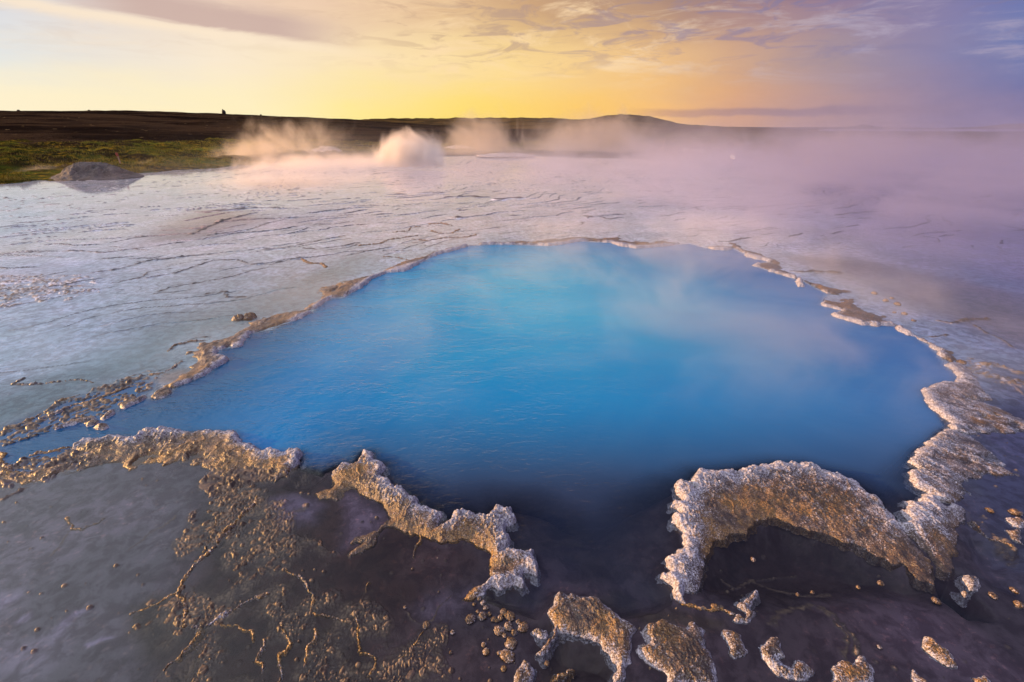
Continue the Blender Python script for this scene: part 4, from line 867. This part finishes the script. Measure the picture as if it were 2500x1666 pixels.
boulder(547, 278, 240, 7, 9, 'pointed dark cairn standing on the skyline of the left hill', 'cairn', 'cairn', 1, 1.6)
boulder(443, 302, 165, 18, 9, 'dark boulder halfway up the left hill', seed=2)
boulder(218, 272, 240, 5, 3, 'small boulder on the skyline well left of the cairn', seed=3)
boulder(46, 272, 240, 5, 3, 'small boulder on the skyline nearest the left edge', seed=4)
boulder(637, 283, 240, 4, 3, 'tiny boulder on the skyline right of the cairn above the steam', seed=5)
boulder(135, 280, 235, 8, 4, 'low boulder just under the skyline at the far left', seed=6)

# small man-made things far off
def box_mesh(name, x0, x1, y0, y1, z0, z1, mat, parent=None, bev=0.0):
    me = bpy.data.meshes.new(name)
    v = [(a_, b_, c_) for c_ in (z0, z1) for b_ in (y0, y1) for a_ in (x0, x1)]
    me.from_pydata(v, [], [(0,2,3,1),(4,5,7,6),(0,1,5,4),(2,6,7,3),(0,4,6,2),(1,3,7,5)]); me.materials.append(mat)
    o = bpy.data.objects.new(name, me); C.objects.link(o)
    if parent: o.parent = parent
    if bev:
        b = o.modifiers.new('bevel', 'BEVEL'); b.width = bev; b.segments = 2
    return o
def empty(name, loc, rz=0):
    e = bpy.data.objects.new(name, None); C.objects.link(e); e.location = loc; e.rotation_euler = (0, 0, rz); return e
MWh = mat_plain('white_paint', (0.78, 0.74, 0.72), 0.5, 2); MDk = mat_plain('dark_cladding', (0.06, 0.045, 0.04), 0.7, 2)
MRed = mat_plain('faded_red_paint', (0.30, 0.04, 0.02), 0.6, 6); MPole = mat_plain('weathered_wood', (0.42, 0.26, 0.18), 0.7, 4)
x, y, z = on_crest(1693, 372, 32)
bd = empty('hut', (x, y, 0.2), -0.33); bd.scale = (0.30, 0.30, 0.30); tag(bd, 'long low dark hut with five white panels seen through the steam', 'hut')
box_mesh('wall', -2.2, 2.2, 0, 2.4, -0.4, 1.35, MDk, bd)
me = bpy.data.meshes.new('roof'); me.from_pydata([(-2.4,-0.25,1.35),(2.4,-0.25,1.35),(2.4,2.65,1.35),(-2.4,2.65,1.35),(-2.4,1.2,1.62),(2.4,1.2,1.62)], [], [(0,1,5,4),(2,3,4,5),(0,4,3),(1,2,5),(3,2,1,0)]); me.materials.append(MDk)
rf = bpy.data.objects.new('roof', me); C.objects.link(rf); rf.parent = bd
for x0, x1, z0, z1 in ((-2.15,-1.55,0.45,1.1),(-1.45,-0.85,0.55,1.05),(-0.5,0.05,0.5,0.95),(0.15,0.75,0.35,1.0),(1.1,1.8,0.25,0.95)):
    f = box_mesh('window', x0, x1, -0.06, 0.02, z0, z1, MWh, bd); box_mesh('sill', x0 - 0.05, x1 + 0.05, -0.11, 0.0, z0 - 0.07, z0 - 0.003, MDk, f)
x, y, z = on_crest(1617, 362, 33)
pl = empty('mast', (x, y, 0)); tag(pl, 'thin pale leaning mast in front of the cone shaped hill', 'mast')
def tube(name, pts, rad, mat, parent=None, sides=10):
    vs = []; fs = []
    for k_, ((a_, b_, c_), rd) in enumerate(zip(pts, rad)):
        for s_ in range(sides):
            t_ = 2 * math.pi * s_ / sides; vs.append((a_ + math.cos(t_) * rd, b_ + math.sin(t_) * rd, c_))
    for k_ in range(len(pts) - 1):
        for s_ in range(sides):
            s2 = (s_ + 1) % sides; fs.append((k_ * sides + s_, k_ * sides + s2, (k_ + 1) * sides + s2, (k_ + 1) * sides + s_))
    fs.append(tuple(range(sides))[::-1]); fs.append(tuple(range((len(pts) - 1) * sides, len(pts) * sides)))
    me = bpy.data.meshes.new(name); me.from_pydata(vs, [], fs); me.materials.append(mat)
    o = bpy.data.objects.new(name, me); C.objects.link(o)
    if parent: o.parent = parent
    return o
hz = z - 0.05
tube('pole', [(0, 0, -0.2), (0.05, 0, 0.9), (0.1, 0, hz + 0.62)], [0.028, 0.024, 0.016], MPole, pl)
tube('footing', [(0, 0, -0.15), (0, 0, 0.1)], [0.18, 0.14], MDk, pl)
x, y, z = on_crest(1789, 384, 24)
sg = empty('info_sign', (x, y, 0), -0.45); tag(sg, 'small tilted white information sign on a thin post at the edge of the steaming flat', 'sign')
bo = box_mesh('sign_board', -0.12, 0.12, -0.012, 0.012, -0.07, 0.07, MWh, sg, 0.004); bo.location = (0, 0, z); bo.rotation_euler = (-0.5, 0.25, 0)
tube('post', [(0, 0.02, -0.1), (0, 0.02, z - 0.05)], [0.018, 0.016], MPole, sg)
x, y, z = on_crest(290, 387, 26)
mk = empty('marker_post', (x, y, 0), 0.2); zt = z
tag(mk, 'short red marker post in the grass above the rock mound', 'post')
box_mesh('post', -0.02, 0.02, -0.03, 0.01, zt - 0.2, zt + 0.15, MPole, mk, 0.005); box_mesh('red_plate', -0.05, 0.05, -0.045, -0.033, zt + 0.08, zt + 0.22, MRed, mk, 0.004)

# ================================================================== steam
def steam(name, label, lo, hi, build, ani=0.45, col=(1.0, 0.90, 0.82), step=1.0):
    cx_ = [(a_ + b_) / 2 for a_, b_ in zip(lo, hi)]
    o = box_mesh(name, lo[0] - cx_[0], hi[0] - cx_[0], lo[1] - cx_[1], hi[1] - cx_[1], lo[2] - 0.0, hi[2], None or MWh); o.location = (cx_[0], cx_[1], 0)
    m, n = new_mat(name + '_vapour'); p = pos(n)
    vs = n.new('ShaderNodeVolumePrincipled'); vs.inputs['Color'].default_value = col + (1,)
    vs.inputs['Anisotropy'].default_value = ani
    n.put(vs.inputs['Density'], build(n, p)); n.link(vs.outputs[0], n.out.inputs['Volume'])
    o.data.materials.clear(); o.data.materials.append(m)
    m.cycles.volume_step_rate = step
    return tag(o, label, None, None, 'stuff')
def sepx(n, p):
    s_ = n.new('ShaderNodeSeparateXYZ'); n.link(p, s_.inputs[0]); return s_.outputs
def bank_density(n, p):
    X, Y, Z = sepx(n, p)
    a_ = n.noise(n.scale(p, (1, 0.8, 1.6)), 0.34, 4, 0.6, 1.0); b_ = n.noise(n.scale(p, (0.7, 0.7, 1.5)), 0.9, 3, 0.6, 0.5)
    side = n.rng(n.math('MULTIPLY_ADD', Y, -0.30, X), -9.0, 7.0, 0.03, 1.0)
    front = n.rng(n.math('MULTIPLY_ADD', X, 0.42, Y), 6.0, 11.0)
    topz = n.math('MULTIPLY_ADD', n.rng(X, -4, 14), 0.28, 0.45)
    hgt = n.math('EXPONENT', n.math('MULTIPLY', n.math('DIVIDE', Z, topz), -1.0))
    nn = n.rng(n.math('ADD', n.math('MULTIPLY', a_, 0.7), n.math('MULTIPLY', b_, 0.3)), 0.42, 0.60, 0.05, 2.1)
    d = n.math('MULTIPLY', n.math('MULTIPLY', side, front), n.math('MULTIPLY', hgt, nn))
    d = n.math('MULTIPLY', d, n.rng(Y, 38, 22, 0.0, 1.35))
    low = n.math('MULTIPLY', n.math('MULTIPLY', n.rng(n.math('MULTIPLY_ADD', Y, 0.5, X), -3.0, 4.0), n.math('MULTIPLY', n.rng(Y, 10, 18), n.rng(Y, 34, 26, 0, 1))), n.math('MULTIPLY', n.math('EXPONENT', n.math('MULTIPLY', Z, -3.0)), n.rng(a_, 0.38, 0.6, 0.15, 1.0)))
    d = n.math('MULTIPLY_ADD', low, 0.55, d)
    return n.math('MULTIPLY', d, 0.34)
steam('steam_bank', 'wide bank of steam drifting over the far flats, thickest on the right', (-14, 5.0, 0.02), (44, 40, 3.2), bank_density, 0.72, (0.98, 0.90, 0.96))
def plume_density(cx, cy, rx, ry, h, dens, sc_=1.2, lean=0.0, lo=0.42, amp=2.3):
    def f(n, p):
        X, Y, Z = sepx(n, p)
        nn = n.noise(n.scale(p, (1, 1, 0.9)), sc_, 5, 0.62, 0.9)
        dx = n.math('DIVIDE', n.math('SUBTRACT', n.math('MULTIPLY_ADD', Z, -lean, X), cx), rx)
        dy = n.math('DIVIDE', n.math('SUBTRACT', Y, cy), ry); dz = n.math('DIVIDE', Z, h)
        q = n.math('SQRT', n.math('ADD', n.math('ADD', n.math('MULTIPLY', dx, dx), n.math('MULTIPLY', dy, dy)), n.math('MULTIPLY', dz, dz)))
        q = n.math('MULTIPLY_ADD', n.math('SUBTRACT', nn, 0.5), amp, q)
        return n.math('MULTIPLY', n.rng(q, 1.0, lo, 0, 1), dens)
    return f
def plume(label, px, py, dist, wpx, hpx, dens, lean=0.0, sc_=1.0, lo=0.42, ani=0.6, amp=2.3):
    a0, e0 = azel_of(px, py); x = math.sin(a0) * dist; y = math.cos(a0) * dist; s = dist / 1226 * (1 / math.cos(a0)) ** 0 * 1.0
    rx = wpx / 2 * s * math.cos(a0); h = hpx * s * math.cos(a0) * 1.05
    steam('steam_plume', label, (x - rx * 1.7 - abs(lean) * h, y - rx * 1.5, 0.02), (x + rx * 1.7 + abs(lean) * h, y + rx * 1.5, h * 1.6), plume_density(x, y, rx * 1.15, rx, h, dens, sc_ / max(0.6, rx), lean, lo, amp), ani)
plume('dense rounded steam plume rising from the flat left of centre', 995, 405, 24, 190, 84, 4.5, 0.15, 1.5, 0.2, 0.1, 1.1)
plume('tall ragged steam plume in front of the hill at the left', 640, 372, 30, 210, 98, 0.62, 0.5, 1.6, 0.05)
plume('thin second steam plume leaning right of the ragged one', 745, 372, 33, 190, 100, 0.40, 0.6, 1.3, 0.0)
plume('faint wide steam plume in front of the meadow at the centre', 1150, 385, 34, 210, 95, 0.34, 0.3, 1.3)
plume('broad warm steam plume in front of the cone shaped hill', 1420, 385, 36, 330, 100, 0.28, 0.3, 2.2)
plume('small wisp of steam lying over the left meadow', 75, 368, 26, 110, 22, 0.30, 0.8, 1.0)
plume('small wisp of steam over the meadow right of the red marker', 370, 364, 28, 120, 20, 0.35, 0.8, 1.0)
plume('low veil of steam on the shore beneath the ragged plume', 800, 392, 24, 420, 34, 0.45, 0.3, 4.0)
plume('flat veil of mist over the pale flats left of the dense plume', 720, 425, 17, 460, 26, 0.22, 0.3, 4.0)
plume('thin drifting haze left of the ragged plume', 560, 378, 30, 130, 55, 0.22, 0.8, 1.6, 0.0)
plume('tall grey steam column at the right beyond the flat', 2080, 400, 30, 260, 95, 0.35, 0.2, 1.4)
def pool_density(n, p):
    X, Y, Z = sepx(n, p)
    a_ = n.noise(n.scale(p, (1, 1, 1.3)), 0.9, 4, 0.6, 0.8)
    side = n.rng(X, -1.8, 2.6, 0.18, 1.0); edge = n.math('MULTIPLY', n.rng(Y, 1.6, 3.4), n.rng(X, 5.2, 3.6, 0, 1))
    hgt = n.rng(Z, 0.45, 0.0, 0, 1)
    return n.math('MULTIPLY', n.math('MULTIPLY', n.rng(a_, 0.42, 0.64, 0.08, 1.3), n.math('MULTIPLY', side, edge)), n.math('MULTIPLY', hgt, 0.62))
steam('pool_steam', 'thin steam curling just above the blue pool', (-2.6, 1.5, 0.07), (5.4, 8.2, 0.55), pool_density, 0.3)
